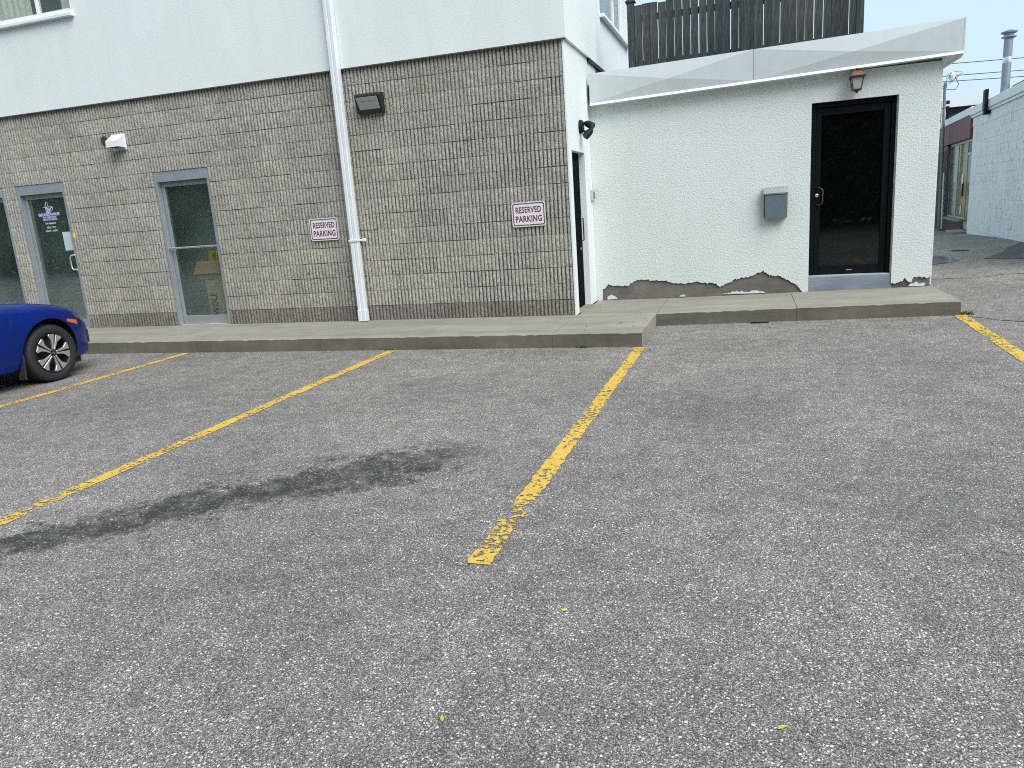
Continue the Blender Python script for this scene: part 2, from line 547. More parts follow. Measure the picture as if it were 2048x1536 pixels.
def text_mb(body, width, height, cx, cz, y, thick=.0008, bold=0, xcond=None):
    """lettering facing -Y fitted into width x height, centred at (cx, cz)"""
    cu = bpy.data.curves.new('t', 'FONT'); cu.body = body; cu.size = 1; cu.offset = bold
    cu.resolution_u = 3; cu.space_character = 1.0 + bold * 3
    ob = bpy.data.objects.new('t', cu); col.objects.link(ob)
    bpy.context.view_layer.update()
    me = bpy.data.meshes.new_from_object(ob.evaluated_get(bpy.context.evaluated_depsgraph_get()))
    pts = np.array([v.co[:] for v in me.vertices]); fs = [tuple(p.vertices) for p in me.polygons]
    bpy.data.objects.remove(ob); bpy.data.curves.remove(cu); bpy.data.meshes.remove(me)
    lo, hi = pts.min(0), pts.max(0)
    s_ = (width / (hi[0] - lo[0]), height / (hi[1] - lo[1]))
    mb = MB()
    vs = [(cx - width / 2 + (p[0] - lo[0]) * s_[0], y, cz - height / 2 + (p[1] - lo[1]) * s_[1]) for p in pts]
    mb.add(vs, fs)
    return mb

# ------------------------------------------------------------------ key dimensions
YW, YE, YK = 9.20, 10.56, 7.83          # block wall face, extension wall face, kerb face
XC = -2.09                              # corner of the block wall
ZB = 0.15
RIB, CRS = 0.0508, 0.2032
ZT = ZB + 16 * CRS                      # underside of the stucco storey

def ground_h(x, y):
    s_ = min(max((x + 1) / 3.2, 0), 1)
    return s_ * float(np.interp(y, [3.5, 9, 13, 17, 20, 23, 28, 60], [0, .045, .13, .205, .14, .04, -.1, -.12]))

# ------------------------------------------------------------------ the ground
xs = [-400, -120, -50, -30, -20] + list(np.arange(-14, 14.1, .5)) + [20, 30, 50, 120, 400]
ys = [-400, -120, -50, -25, -12] + list(np.arange(-6, 32.1, .5)) + [40, 50, 60, 120, 400]
mb = MB()
nx = len(xs)
for y in ys:
    for x in xs:
        mb.v.append((float(x), float(y), ground_h(x, y)))
for j in range(len(ys) - 1):
    for i in range(nx - 1):
        a = j * nx + i
        mb.f.append((a, a + 1, a + nx + 1, a + nx))
me = mesh_from('parking_lot', mb, smooth=60)
me.materials.append(M['asphalt'])
lot = bpy.data.objects.new('parking_lot', me)
link(lot)
lot['kind'] = 'structure'
lot['label'] = 'worn grey asphalt parking lot with exposed aggregate'

def painted_line(p0, p1, w, wearfn):
    """strip from p0 (far) to p1 (near)"""
    mb = MB(); wear = []
    n = 130
    d = Vector((p1[0] - p0[0], p1[1] - p0[1], 0)); L = d.length; d.normalize()
    s_ = Vector((-d.y, d.x, 0))
    rows = []
    for i in range(n + 1):
        q = Vector((p0[0], p0[1], 0)) + d * (L * i / n)
        jl, jr = random.uniform(-.009, .007), random.uniform(-.007, .009)
        for a in (-w / 2 + jl, w / 2 + jr):
            r_ = q + s_ * a
            mb.v.append((r_.x, r_.y, ground_h(r_.x, r_.y) + .004)); wear.append(wearfn(i / n))
    for i in range(n):
        mb.f.append((2 * i, 2 * i + 1, 2 * i + 3, 2 * i + 2))
    o = obj('painted_line', mb, 'yellow', lot)
    a = o.data.attributes.new('wear', 'FLOAT', 'POINT')
    a.data.foreach_set('value', wear)
    return o
painted_line((-6.87, 7.74), (-6.80, 2.8), .10, lambda s: .05)
painted_line((-3.955, 7.74), (-3.965, 2.2), .105, lambda s: .06 + .08 * math.sin(s * 31))
painted_line((-1.085, 7.75), (-1.125, 2.79), .105, lambda s: .02 + .26 * math.exp(-((s - .89) / .045) ** 2) + .12 * math.exp(-((s - .55) / .06) ** 2))
painted_line((2.19, 9.38), (2.10, 4.2), .115, lambda s: .05)

def sheet(name, pts, mat, dz, parent=lot):
    mb = MB()
    mb.v = [(x, y, ground_h(x, y) + dz) for x, y in pts]
    mb.f = [tuple(range(len(pts)))]
    return obj(name, mb, mat, parent)
def sheet_fan(name, pts, mat, dz):
    """follows the slope: subdivided fan"""
    c = np.mean(pts, 0); mb = MB(); K = 6
    n = len(pts)
    mb.v.append((c[0], c[1], ground_h(*c) + dz))
    for k in range(1, K + 1):
        for p in pts:
            q = c + (np.array(p) - c) * k / K
            mb.v.append((q[0], q[1], ground_h(*q) + dz))
    for i in range(n):
        mb.f.append((0, 1 + i, 1 + (i + 1) % n))
        for k in range(K - 1):
            a = 1 + k * n
            mb.f.append((a + i, a + n + i, a + n + (i + 1) % n, a + (i + 1) % n))
    o = obj(name, mb, mat, lot)
    return o
sheet_fan('asphalt_patch', [(3.75, 14.40), (4.05, 14.95), (4.30, 15.4), (4.56, 16.1), (4.80, 16.5), (5.06, 17.1), (5.0, 15.6), (4.62, 14.6), (4.2, 14.15)], 'patch', .006)
sheet_fan('asphalt_patch', [(3.0, 15.55), (3.22, 15.2), (3.36, 14.75), (3.40, 14.40), (3.22, 14.05), (2.9, 13.85), (2.5, 13.9), (2.45, 15.4)], 'puddle', .006)
mb = MB()
mb.lathe([(.16, 0), (.16, .006)], (3.75, 15.95, ground_h(3.75, 15.95)), 'Z', 14)
obj('drain_cover', mb, 'crack', lot)
for pts in ([(2.2, 12.0), (2.55, 12.05), (2.81, 12.09), (3.05, 12.06), (3.34, 12.22), (3.5, 12.36), (4.0, 12.3), (4.8, 12.5)], [(2.2, 9.06), (2.34, 8.96), (2.43, 8.81), (2.58, 8.69), (3.0, 8.5), (3.7, 8.45)]):
    mb = MB()
    n = 0
    for i in range(len(pts) - 1):
        for k in range(4):
            f = k / 4
            x = pts[i][0] * (1 - f) + pts[i + 1][0] * f; y = pts[i][1] * (1 - f) + pts[i + 1][1] * f + random.uniform(-.015, .015)
            w = random.uniform(.006, .016)
            mb.v += [(x, y - w, ground_h(x, y) + .004), (x, y + w, ground_h(x, y) + .004)]; n += 1
    mb.f = [(2 * i, 2 * i + 2, 2 * i + 3, 2 * i + 1) for i in range(n - 1)]
    obj('crack', mb, 'crack', lot)

# ------------------------------------------------------------------ concrete walkway of slabs
walk = thing('walkway', (-3, 8.5, 0), 'raised concrete walkway of poured slabs along the buildings', 'walkway')
del walk['category']
walk['kind'] = 'structure'
def slab(x0, x1, y0, y1, zfun, batter=.035):
    """poured slab: finely cut front edge so that the arris is slightly chipped"""
    mb = MB(); g = .003
    x0 += g; x1 -= g
    n = max(6, int((x1 - x0) / .06))
    rows = []
    for i in range(n + 1):
        x = x0 + (x1 - x0) * i / n
        z = zfun(x); gz = min(ground_h(x, y0), ground_h(x, y1)) - .12
        ch = random.choice([0, 0, 0, 0, .002, .004, .010]) if 0 < i < n else .003
        rows.append([(x, y1, gz), (x, y1, z), (x, y0 + batter + .010 + ch, z), (x, y0 + batter + .002, z - .008 - ch * .8), (x, y0 + random.uniform(-.003, .003), gz + .12), (x, y0 - .01, gz)])
    m = len(rows[0])
    for r_ in rows:
        mb.v += r_
    for i in range(n):
        for k in range(m):
            mb.f.append((i * m + k, (i + 1) * m + k, (i + 1) * m + (k + 1) % m, i * m + (k + 1) % m))
    mb.f.append(tuple(range(m)))
    mb.f.append(tuple(range(n * m + m - 1, n * m - 1, -1)))
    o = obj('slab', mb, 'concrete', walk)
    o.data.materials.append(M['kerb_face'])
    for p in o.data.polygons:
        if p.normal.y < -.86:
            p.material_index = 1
    return o
flat = lambda x: ZB
bx_ = [-13.2, -11.6, -10.1, -8.55, -6.93, -5.27, -3.66, -2.05]
for a, b in zip(bx_[:-1], bx_[1:]):
    slab(a, b, 7.79, 9.24, flat)
slab(-2.05, -1.07, 7.79, 10.58, flat)
rise = lambda x: ZB + .0155 * (x + 1.07)
slab(-1.07, .53, 9.13, 10.60, rise, .03)
slab(.53, 2.20, 9.13, 10.60, rise, .03)

# ------------------------------------------------------------------ main building
main = thing('main_building', (-7.5, 12, 0), 'two-storey building with ribbed grey block below and white stucco above', 'building')
X_END = -13.2
def gx(k):
    return XC - k * RIB
# openings: (rib index right, rib index left), 11 courses high
OPEN = [(102, 121), (154, 173), (178, 200)]
HOLES = [(gx(b), gx(a)) for a, b in OPEN]
ZO = ZB + 11 * CRS
mb = MB()
edges = [X_END]
for x0, x1 in sorted(HOLES):
    mb.box(edges[-1], x0, YW + .025, YW + .22, 0, ZO)
    edges.append(x1)
mb.box(edges[-1], XC - .002, YW + .025, YW + .22, 0, ZO)
mb.box(X_END, XC - .002, YW + .025, YW + .22, ZO, ZT + .1)
bwall = obj('block_wall', mb, 'mortar', main)

_bm = {}
def block_mesh(n, var):
    if (n, var) in _bm:
        return _bm[(n, var)]
    rng = random.Random(n * 31 + var)
    mb = MB()
    NZ = 4
    zz = [.0012 + (CRS - .0030) * i / NZ for i in range(NZ + 1)]
    D = .024
    for i in range(n):
        xa, xb = i * RIB, (i + 1) * RIB
        g0, g1 = .0092 + rng.uniform(-.0016, .0016), .0092 + rng.uniform(-.0016, .0016)
        o = len(mb.v)
        for j, z in enumerate(zz):
            e = .002 if j in (0, NZ) else 0
            fy0, fy1 = rng.uniform(-.004, .004) + e, rng.uniform(-.004, .004) + e
            fm = min(fy0, fy1) - rng.uniform(0, .004)
            jx = rng.uniform(-.0015, .0015)
            mb.v += [(xa, D, z), (xa + g0 - .0015 + jx, D, z), (xa + g0 + .001 + jx, fy0, z), ((xa + xb) / 2, fm, z), (xb - g1 - .001 + jx, fy1, z), (xb - g1 + .0015 + jx, D, z), (xb, D, z)]
        for j in range(NZ):
            for k in range(6):
                a = o + j * 7 + k
                mb.f.append((a, a + 1, a + 8, a + 7))
        # top and bottom caps of each rib back to the bed
        for j, zc_ in ((0, zz[0]), (NZ, zz[-1])):
            b = o + j * 7
            mb.f.append(tuple(b + k for k in (1, 2, 3, 4, 5)))
    me = bpy.data.meshes.new('block')
    me.from_pydata(mb.v, [], mb.f)
    bm = bmesh.new(); bm.from_mesh(me)
    bmesh.ops.remove_doubles(bm, verts=bm.verts, dist=1e-5)
    bmesh.ops.recalc_face_normals(bm, faces=bm.faces)
    # make sure the front looks towards -Y
    if sum(f.normal.y * f.calc_area() for f in bm.faces) > 0:
        bmesh.ops.reverse_faces(bm, faces=bm.faces)
    bm.to_mesh(me); bm.free()
    me.materials.append(None)
    _bm[(n, var)] = me
    return me

blocks = []
for crs in range(16):
    off = 0 if crs % 2 == 0 else 4
    k = 0
    first = True
    segs_ = []
    while k < 218:
        step = 8
        if first and off:
            step = 4
        first = False
        segs_.append((k, k + step)); k += step
    for a, b in segs_:
        pcs = [(a, b)]
        if crs < 11:
            for oa, ob in OPEN:
                nxt = []
                for p, q in pcs:
                    if q <= oa or p >= ob:
                        nxt.append((p, q))
                    else:
                        if p < oa: nxt.append((p, oa))
                        if q > ob: nxt.append((ob, q))
                pcs = nxt
        for p, q in pcs:
            if gx(q) >= X_END - .3:
                blocks.append((crs, p, q))
near_b = [b for b in blocks if b[1] < 182]
far_b = [b for b in blocks if b[1] >= 182]
near_b.sort(key=lambda b: b[1])
far_b = near_b[300:] + far_b
near_b = near_b[:300]
for crs, p, q in near_b:
    me = block_mesh(q - p, random.randrange(5))
    o = bpy.data.objects.new('block', me)
    link(o, bwall, (gx(q), YW + random.uniform(-.0025, .0025), ZB + .001 + crs * CRS))
    o.scale = (1, 1, random.choice([1, 1, .994, .986, .976, .968]))
    o.material_slots[0].link = 'OBJECT'
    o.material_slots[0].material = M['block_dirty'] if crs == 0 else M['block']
mb = MB()
for crs, p, q in far_b:
    me = block_mesh(q - p, random.randrange(5))
    bx0 = Vector((gx(q), YW, ZB + .001 + crs * CRS))
    mb.add([v.co + bx0 for v in me.vertices], [tuple(f.vertices) for f in me.polygons])
o = obj('far_blocks', mb, 'block', main, kind='stuff')

# side and rear shell
mb = MB()
mb.box(X_END, X_END + .2, YW + .22, 16, 0, ZT)
mb.box(X_END, XC - .002, 15.8, 16, 0, ZT)
obj('rear_wall', mb, 'interior', main)
mb = MB(); mb.box(X_END + .2, XC - .3, YW + .23, 15.8, ZT - .25, ZT - .05)
obj('ceiling', mb, 'interior', main)
mb = MB(); mb.box(X_END + .2, XC - .3, YW + .225, 15.8, .05, ZB + .002)
obj('floor', mb, 'interior_floor', main)
mb = MB()
mb.box(-9.45, -9.3, YW + .23, 13.6, ZB + .004, ZT - .26)
mb.box(X_END + .22, -9.46, 10.2, 10.3, ZB + .004, ZT - .26)
mb.box(-9.29, -6.91, 10.12, 10.2, ZB + .004, ZT - .26)
mb.box(-6.9, -6.8, YW + .23, 10.2, ZB + .004, ZT - .26)
obj('inner_wall', mb, 'interior', main)

# upper storey, white stucco: front with window opening
YU, XU = YW - .05, XC + .055
WX0, WX1, WZ0, WZ1 = -11.35, -9.10, 4.66, 5.95
TOPZ = 6.6
mb = MB()
mb.box(X_END, WX0, YU, YU + .25, ZT, TOPZ)
mb.box(WX0, WX1, YU, YU + .25, ZT, WZ0)
mb.box(WX0, WX1, YU, YU + .25, WZ1, TOPZ)
mb.box(WX1, XU, YU, YU + .25, ZT, TOPZ)
obj('stucco_wall', mb, 'stucco', main)
# return of the upper storey with its window
RY0, RY1, RZ0, RZ1 = 11.5, 13.85, 4.13, 5.5
YR = 14.02
mb = MB()
mb.box(XU - .25, XU, YU + .25, RY0, ZT, TOPZ)
mb.box(XU - .25, XU, RY0, RY1, ZT, RZ0)
mb.box(XU - .25, XU, RY0, RY1, RZ1, TOPZ)
mb.box(XU - .25, XU, RY1, YR, ZT, TOPZ)
obj('stucco_wall', mb, 'stucco', main)
mb = MB(); mb.box(XU + .001, XU + .02, YR - .12, YR + .02, ZT + .0, TOPZ)
obj('corner_trim', mb, 'white_metal', main)
mb = MB(); mb.box(X_END, XU, YR, YR + .2, ZT, TOPZ); mb.box(X_END, X_END + .2, YU + .25, YR, ZT, TOPZ)
obj('upper_rear_wall', mb, 'stucco', main)
mb = MB(); mb.box(X_END, XU, YU, YR + .2, TOPZ, TOPZ + .15)
obj('roof', mb, 'dark_roof', main)
mb = MB(); mb.box(X_END + .2, XU - .26, YU + .26, YR, ZT - .04, ZT + .06)
obj('upper_floor', mb, 'interior', main)
# dark strip under the stucco: the overhang's shadow line put into its colour
mb = MB()
mb.box(X_END, XU - .004, YU + .004, YW + .016, ZT - .010, ZT - .001)
obj('shadow_strip', mb, 'mortar', main)
mb = MB(); mb.box(XU - .045, XU - .006, 10.56, 12.3, ZT - .045, ZT - .001)
obj('flashing', mb, 'black_plastic', main)

# lower return, stucco with the dark side door
XR = XC + .02
DY0, DY1, DZ1 = 9.36, 10.12, 2.16
mb = MB()
mb.prism_x([(YW - .012, ZB + .002), (YW - .012, ZT - .012), (DY0, ZT - .012), (DY0, ZB + .002)], XC + .0005, XR)
mb.box(XC - .20, XC + .0004, YW + .226, DY0, ZB + .002, ZT - .012)
mb.box(XC - .20, XR, DY0, DY1, DZ1, ZT - .012)
mb.box(XC - .20, XR, DY1, YE + .6, ZB + .002, ZT - .012)
obj('return_wall', mb, 'stucco', main)
sd_ = obj('side_door', MB().box(XC - .10, XC - .06, DY0 + .004, DY1 - .004, ZB + .012, DZ1 - .006), 'navy_door', main)
mb = MB()
for (a, b, c_, d_) in ((DY0 + .07, DY1 - .07, .35, 1.0), (DY0 + .07, DY1 - .07, 1.12, 1.55), (DY0 + .07, DY1 - .07, 1.66, 2.05)):
    mb.box(XC - .06, XC - .052, a, b, c_, d_)
obj('panel', mb, 'navy_door', sd_, bevel=.003)
mb = MB(); mb.tube([(XC - .058, DY1 - .13, 1.02), (XC - .01, DY1 - .13, 1.04), (XC - .01, DY1 - .13, 1.32), (XC - .058, DY1 - .13, 1.34)], .009, 8)
obj('handle', mb, 'bronze', sd_, smooth=40)
mb = MB(); mb.lathe([(.018, 0), (.018, .012)], (XC - .059, DY1 - .17, .93), 'X', 12)
obj('lock', mb, 'bright_metal', sd_)
mb = MB(); mb.box(XC - .14, XR + .03, DY0 + .002, DY1 - .002, ZB + .001, ZB + .011)
obj('threshold', mb, 'concrete', sd_)

# ---- storefront frames in the block wall
def storefront(name, x0, x1, hinge_mid=False, header=.14, label=None):
    z0, z1 = ZB + .003, ZO - .004
    x0 += .006; x1 -= .006
    ya, yb = YW + .012, YW + .15
    mb = MB(); j = .045
    mb.box(x0, x0 + j, ya, yb, z0, z1)
    mb.box(x1 - j, x1, ya, yb, z0, z1)
    mb.box(x0 + j, x1 - j, ya, yb, z1 - header, z1)
    fr = obj(name, mb, 'alu', main, bevel=.003)
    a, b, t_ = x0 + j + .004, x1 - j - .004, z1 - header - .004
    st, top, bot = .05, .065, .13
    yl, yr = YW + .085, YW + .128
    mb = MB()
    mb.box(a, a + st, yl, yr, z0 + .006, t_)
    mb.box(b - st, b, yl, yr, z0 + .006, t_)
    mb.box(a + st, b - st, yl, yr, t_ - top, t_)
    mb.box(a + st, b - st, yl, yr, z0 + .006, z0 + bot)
    obj('leaf_frame', mb, 'alu_shaded', fr, bevel=.003)
    mb = MB(); mb.box(a + st - .008, b - st + .008, YW + .102, YW + .108, z0 + bot - .008, t_ - top + .008)
    obj('glass_pane', mb, 'glass', fr)
    mb = MB(); mb.box(x0 + j, x1 - j, ya + .02, yb + .05, z0 - .001, z0 + .004)
    obj('threshold', mb, 'rail_dark', fr)
    return fr
gw2 = storefront('storefront_window', *HOLES[0])
gd1 = storefront('storefront_door', *HOLES[1])
gd0 = storefront('storefront_door', *HOLES[2])
gw2['label'] = 'narrow glazed bay with a silver push bar and boxes behind'
gd1['label'] = 'glass door with white lettering and a notice'
# push bar
mb = MB(); mb.box(HOLES[0][0] + .01, HOLES[0][1] + .004, YW + .015, YW + .045, 1.283, 1.307)
obj('push_bar', mb, 'bright_metal', gw2, bevel=.005)
# pull handle, notice, lock and lettering of the lettered door
def pull(xc, yface, za, zb, reach, dx, mat, parent, r_=.012):
    mb = MB()
    mb.tube([(xc, yface, za), (xc - dx * .0, yface - reach * .7, za), (xc, yface - reach, za + .025), (xc, yface - reach, zb - .025), (xc, yface - reach * .7, zb), (xc, yface, zb)], r_, 10)
    return obj('handle', mb, mat, parent, smooth=50)
mb = MB(); mb.tube([(-9.945, YW + .086, 1.29), (-9.98, YW + .03, 1.29), (-10.055, YW + .03, 1.285), (-10.08, YW + .03, 1.26), (-10.085, YW + .03, 1.10), (-10.06, YW + .03, 1.07), (-9.98, YW + .03, 1.065), (-9.945, YW + .086, 1.065)], .012, 10)
obj('handle', mb, 'bright_metal', gd1, smooth=50)
mb = MB(); mb.box(-10.215, -10.03, YW + .0985, YW + .0995, 1.365, 1.65)
obj('notice', mb, 'paper', gd1)
mb = MB(); mb.box(-9.915, -9.868, YW - .004, YW + .02, 1.545, 1.615)
o = obj('door_chime', mb, 'yellow_box', gd1, bevel=.008)
yt = YW + .1005
rows_ = [('BEREAVED FAMILIES', .42, .042, -10.407, 1.931), ('OF ONTARIO', .26, .026, -10.407, 1.890), ('MIDWESTERN REGION', .28, .028, -10.408, 1.856), ('519-894-8344', .215, .030, -10.412, 1.797), ('MON - THU', .175, .030, -10.408, 1.735), ('9:00AM - 4:00PM', .245, .030, -10.418, 1.682)]
mb = MB()
for tx, w, h, cx, cz in rows_:
    obj('lettering', text_mb(tx, w, h, cx, cz, yt, bold=.01), 'letter_white', gd1)
mb = MB()
for tx, w, h, cx, cz in rows_[:3]:
    mb.add([(cx - w / 2 - .008, yt + .0006, cz - h / 2 - .006), (cx + w / 2 + .008, yt + .0006, cz - h / 2 - .006), (cx + w / 2 + .008, yt + .0006, cz + h / 2 + .006), (cx - w / 2 - .008, yt + .0006, cz + h / 2 + .006)], [(0, 1, 2, 3)])
obj('lettering_ground', mb, 'letter_blue', gd1)
def ribbon(pts, w, y):
    mb = MB()
    for i, p in enumerate(pts):
        a = pts[max(i - 1, 0)]; b = pts[min(i + 1, len(pts) - 1)]
        d = Vector((b[0] - a[0], b[1] - a[1])).normalized()
        ww = w * (.4 + .6 * math.sin(math.pi * i / (len(pts) - 1)))
        mb.v += [(p[0] - d.y * ww, y, p[1] + d.x * ww), (p[0] + d.y * ww, y, p[1] - d.x * ww)]
    mb.f = [(2 * i, 2 * i + 1, 2 * i + 3, 2 * i + 2) for i in range(len(pts) - 1)]
    return mb
mb = MB(); mb2 = MB()
lx, lz = -10.40, 2.035
for ang_, rx, rz, ox, oz, tgt in ((.25, .026, .055, -.025, .03, mb), (-.15, .026, .058, .012, .04, mb2), (.55, .022, .055, -.02, -.025, mb), (.75, .022, .055, .015, -.03, mb), (.9, .02, .055, .045, -.035, mb)):
    pts = []
    for k in range(17):
        a = 2 * math.pi * k / 16
        x, z = rx * math.cos(a), rz * math.sin(a)
        pts.append((lx + ox + x * math.cos(ang_) + z * math.sin(ang_), lz + oz - x * math.sin(ang_) + z * math.cos(ang_)))
    k = ribbon(pts, .0055, yt)
    tgt.add(k.v, k.f)
mb.add([(lx - .09, yt, lz + .004), (lx - .03, yt, lz + .0), (lx - .03, yt, lz + .012), (lx - .09, yt, lz + .014)], [(0, 1, 2, 3)])
mb.add([(lx + .02, yt, lz + .0), (lx + .085, yt, lz + .004), (lx + .085, yt, lz + .016), (lx + .02, yt, lz + .012)], [(0, 1, 2, 3)])
obj('emblem', mb, 'letter_white', gd1)
obj('emblem', mb2, 'letter_blue', gd1)
# dark blind behind the leftmost door
mb = MB(); mb.box(HOLES[2][0] + .1, HOLES[2][1] - .1, YW + .5, YW + .52, ZB + .02, 1.5)
obj('inner_screen', mb, 'dark_roof', gd0)

# ---- upper windows
def win_frame(name, x0, x1, z0, z1, y, mull, parent=main):
    mb = MB(); f = .045
    mb.box(x0, x1, y, y + .07, z0, z0 + f); mb.box(x0, x1, y, y + .07, z1 - f, z1)
    mb.box(x0, x0 + f, y, y + .07, z0 + f, z1 - f); mb.box(x1 - f, x1, y, y + .07, z0 + f, z1 - f)
    for m in mull:
        mb.box(m - .02, m + .02, y - .004, y + .066, z0 + f, z1 - f)
    fr = obj(name, mb, 'white_pvc', parent, bevel=.004)
    mb = MB(); mb.box(x0 + f - .005, x1 - f + .005, y + .03, y + .036, z0 + f - .005, z1 - f + .005)
    obj('glass_pane', mb, 'glass_shop', fr)
    return fr
fw = win_frame('window', WX0 + .003, WX1 - .003, WZ0 + .003, WZ1 - .003, YU + .05, [-9.745, -10.55])
mb = MB(); mb.hexa([(WX0 - .06, YU - .07, WZ0 - .085), (WX1 + .05, YU - .07, WZ0 - .085), (WX0 - .06, YU + .0, WZ0 - .085), (WX1 + .05, YU + .0, WZ0 - .085), (WX0 - .06, YU - .07, WZ0 - .045), (WX1 + .05, YU - .07, WZ0 - .045), (WX0 - .06, YU - .001, WZ0 + .0), (WX1 + .05, YU - .001, WZ0 + .0)])
obj('sill', mb, 'white_metal', fw, bevel=.004)
def curtain(x0, x1, y, z0, z1, parent, amp=.02, pitch=.11):
    mb = MB(); n = max(6, int((x1 - x0) / .018))
    for i in range(n + 1):
        x = x0 + (x1 - x0) * i / n
        yy = y + amp * math.sin(2 * math.pi * x / pitch) + random.uniform(-.003, .003)
        mb.v += [(x, yy, z0), (x, yy, z1)]
    mb.f = [(2 * i, 2 * i + 2, 2 * i + 3, 2 * i + 1) for i in range(n)]
    return obj('curtain', mb, 'curtain', parent, smooth=180)
curtain(-11.2, -9.98, YU + .16, WZ0, WZ1, fw)
curtain(-9.42, -9.12, YU + .16, WZ0, WZ1, fw)
# window in the return wall (faces +X)
mb = MB(); f = .05
xw = XU - .06
mb.box(xw - .06, xw, RY0 + .003, RY1 - .003, RZ0 + .003, RZ0 + f); mb.box(xw - .06, xw, RY0 + .003, RY1 - .003, RZ1 - f, RZ1 - .003)
for m in (RY0 + .003, RY0 + 1.55, RY1 - .003 - f):
    mb.box(xw - .06, xw + .004, m, m + f, RZ0 + f, RZ1 - f)
rw = obj('window', mb, 'white_pvc', main, bevel=.004)
mb = MB(); mb.box(xw - .036, xw - .03, RY0 + .03, RY1 - .03, RZ0 + .03, RZ1 - .03)
obj('glass_pane', mb, 'glass', rw)
mb = MB(); mb.box(XU - .05, XU + .07, RY0 - .04, RY1 + .12, RZ0 - .05, RZ0 - .0)
obj('sill', mb, 'white_metal', rw, bevel=.004)
mb = MB()
for k in range(40):
    y = RY0 + .05 + k * .018
    mb.v += [(xw - .16 + .02 * math.sin(k * 1.0), y, RZ0), (xw - .16 + .02 * math.sin(k * 1.0), y, RZ1)]
mb.f = [(2 * i, 2 * i + 2, 2 * i + 3, 2 * i + 1) for i in range(39)]
obj('curtain', mb, 'curtain', rw, smooth=180)

# ------------------------------------------------------------------ extension
ext = thing('extension', (0, 13, 0), 'low white stucco annex with metal fascia and peeling base', 'building')
EX0, EX1 = XR, 2.175
FT = 2.86
DX0, DX1, DZ0, DZT = .745, 1.728, .372, 2.53
# cement behind, with the door opening
mb = MB()
mb.box(EX0 + .001, DX0, YE + .02, YE + .26, -.05, FT + .2)
mb.box(DX1, EX1 - .002, YE + .02, YE + .26, -.05, FT + .2)
mb.box(DX0, DX1, YE + .02, YE + .26, DZT, FT + .2)
mb.box(EX1 - .24, EX1 - .002, YE + .26, 16, -.05, FT + .2)
mb.box(EX0, EX1, 15.8, 16, -.05, FT + .2)
obj('cement_wall', mb, 'cement', ext)
mb = MB(); mb.box(EX1 - .0015, EX1 + .016, YE + .024, 16, .22, FT)
obj('side_stucco', mb, 'stucco_rough', ext)
# stucco skin with its broken lower edge
def rz(x): return rise(x) + .003
P1 = [(-1.99, .186), (-1.988, .224), (-1.979, .308), (-1.95, .335), (-1.901, .367), (-1.83, .355), (-1.761, .351), (-1.69, .347), (-1.612, .351), (-1.602, .369), (-1.555, .385), (-1.499, .415), (-1.44, .418), (-1.37, .424), (-1.31, .414), (-1.261, .401), (-1.17, .407), (-1.099, .399), (-1.05, .378), (-1.009, .364), (-.92, .353), (-.832, .348), (-.78, .354), (-.725, .366), (-.64, .352), (-.55, .346), (-.463, .348), (-.42, .315), (-.377, .286), (-.33, .305), (-.273, .336), (-.23, .352), (-.188, .377), (-.09, .392), (.033, .412), (.07, .425), (.1, .444), (.14, .46), (.183, .467), (.233, .447), (.266, .414), (.33, .41), (.382, .403), (.432, .373), (.49, .345), (.547, .313), (.614, .258), (.64, .225), (.663, .19)]
P2 = [(1.735, .252), (1.77, .238), (1.804, .252), (1.862, .268), (1.884, .329), (1.925, .263), (1.966, .261), (1.984, .325), (2.059, .316), (2.10, .319), (2.142, .307), (2.172, .326)]
def jag(P):
    out = []
    for (x0, z0), (x1, z1) in zip(P[:-1], P[1:]):
        n = max(1, int(math.hypot(x1 - x0, z1 - z0) / .016))
        for k in range(n):
            f = k / n
            out.append((x0 + (x1 - x0) * f + random.uniform(-.004, .004), z0 + (z1 - z0) * f + random.gauss(0, .0065)))
    return out + [P[-1]]
poly = [(EX0 + .002, rz(EX0)), (-1.992, rz(-1.99))] + jag(P1) + [(.672, rz(.67)), (DX0, rz(DX0)), (DX0, DZT), (DX1, DZT), (DX1, .262)] + jag(P2)
zz = .34
while zz < FT:
    poly.append((EX1 + random.choice([0, 0, .002, -.004, -.009 if zz < 1.6 else 0]), zz)); zz += random.uniform(.05, .16)
poly += [(EX1, FT), (EX0 + .002, FT)]
mb = MB(); mb.prism_y(poly, YE, YE + .022)
obj('stucco_wall', mb, 'stucco_rough', ext)
mb = MB()
for P in ([(-.34, .172), (-.28, .19), (-.21, .205), (-.15, .218), (-.09, .212), (-.009, .195), (.03, .215), (.084, .222), (.14, .205), (.19, .196), (.215, .182)], [(1.931, .204), (1.946, .239), (1.99, .243), (2.021, .253), (2.063, .234), (2.125, .227), (2.106, .206)], [(-1.93, .16), (-1.92, .2), (-1.87, .225), (-1.82, .2), (-1.78, .163)], [(-.92, .168), (-.9, .19), (-.85, .188), (-.83, .17)]):
    obj('stucco_remnant', MB().prism_y(jag(P), YE + .004, YE + .021), 'stucco_rough', ext)
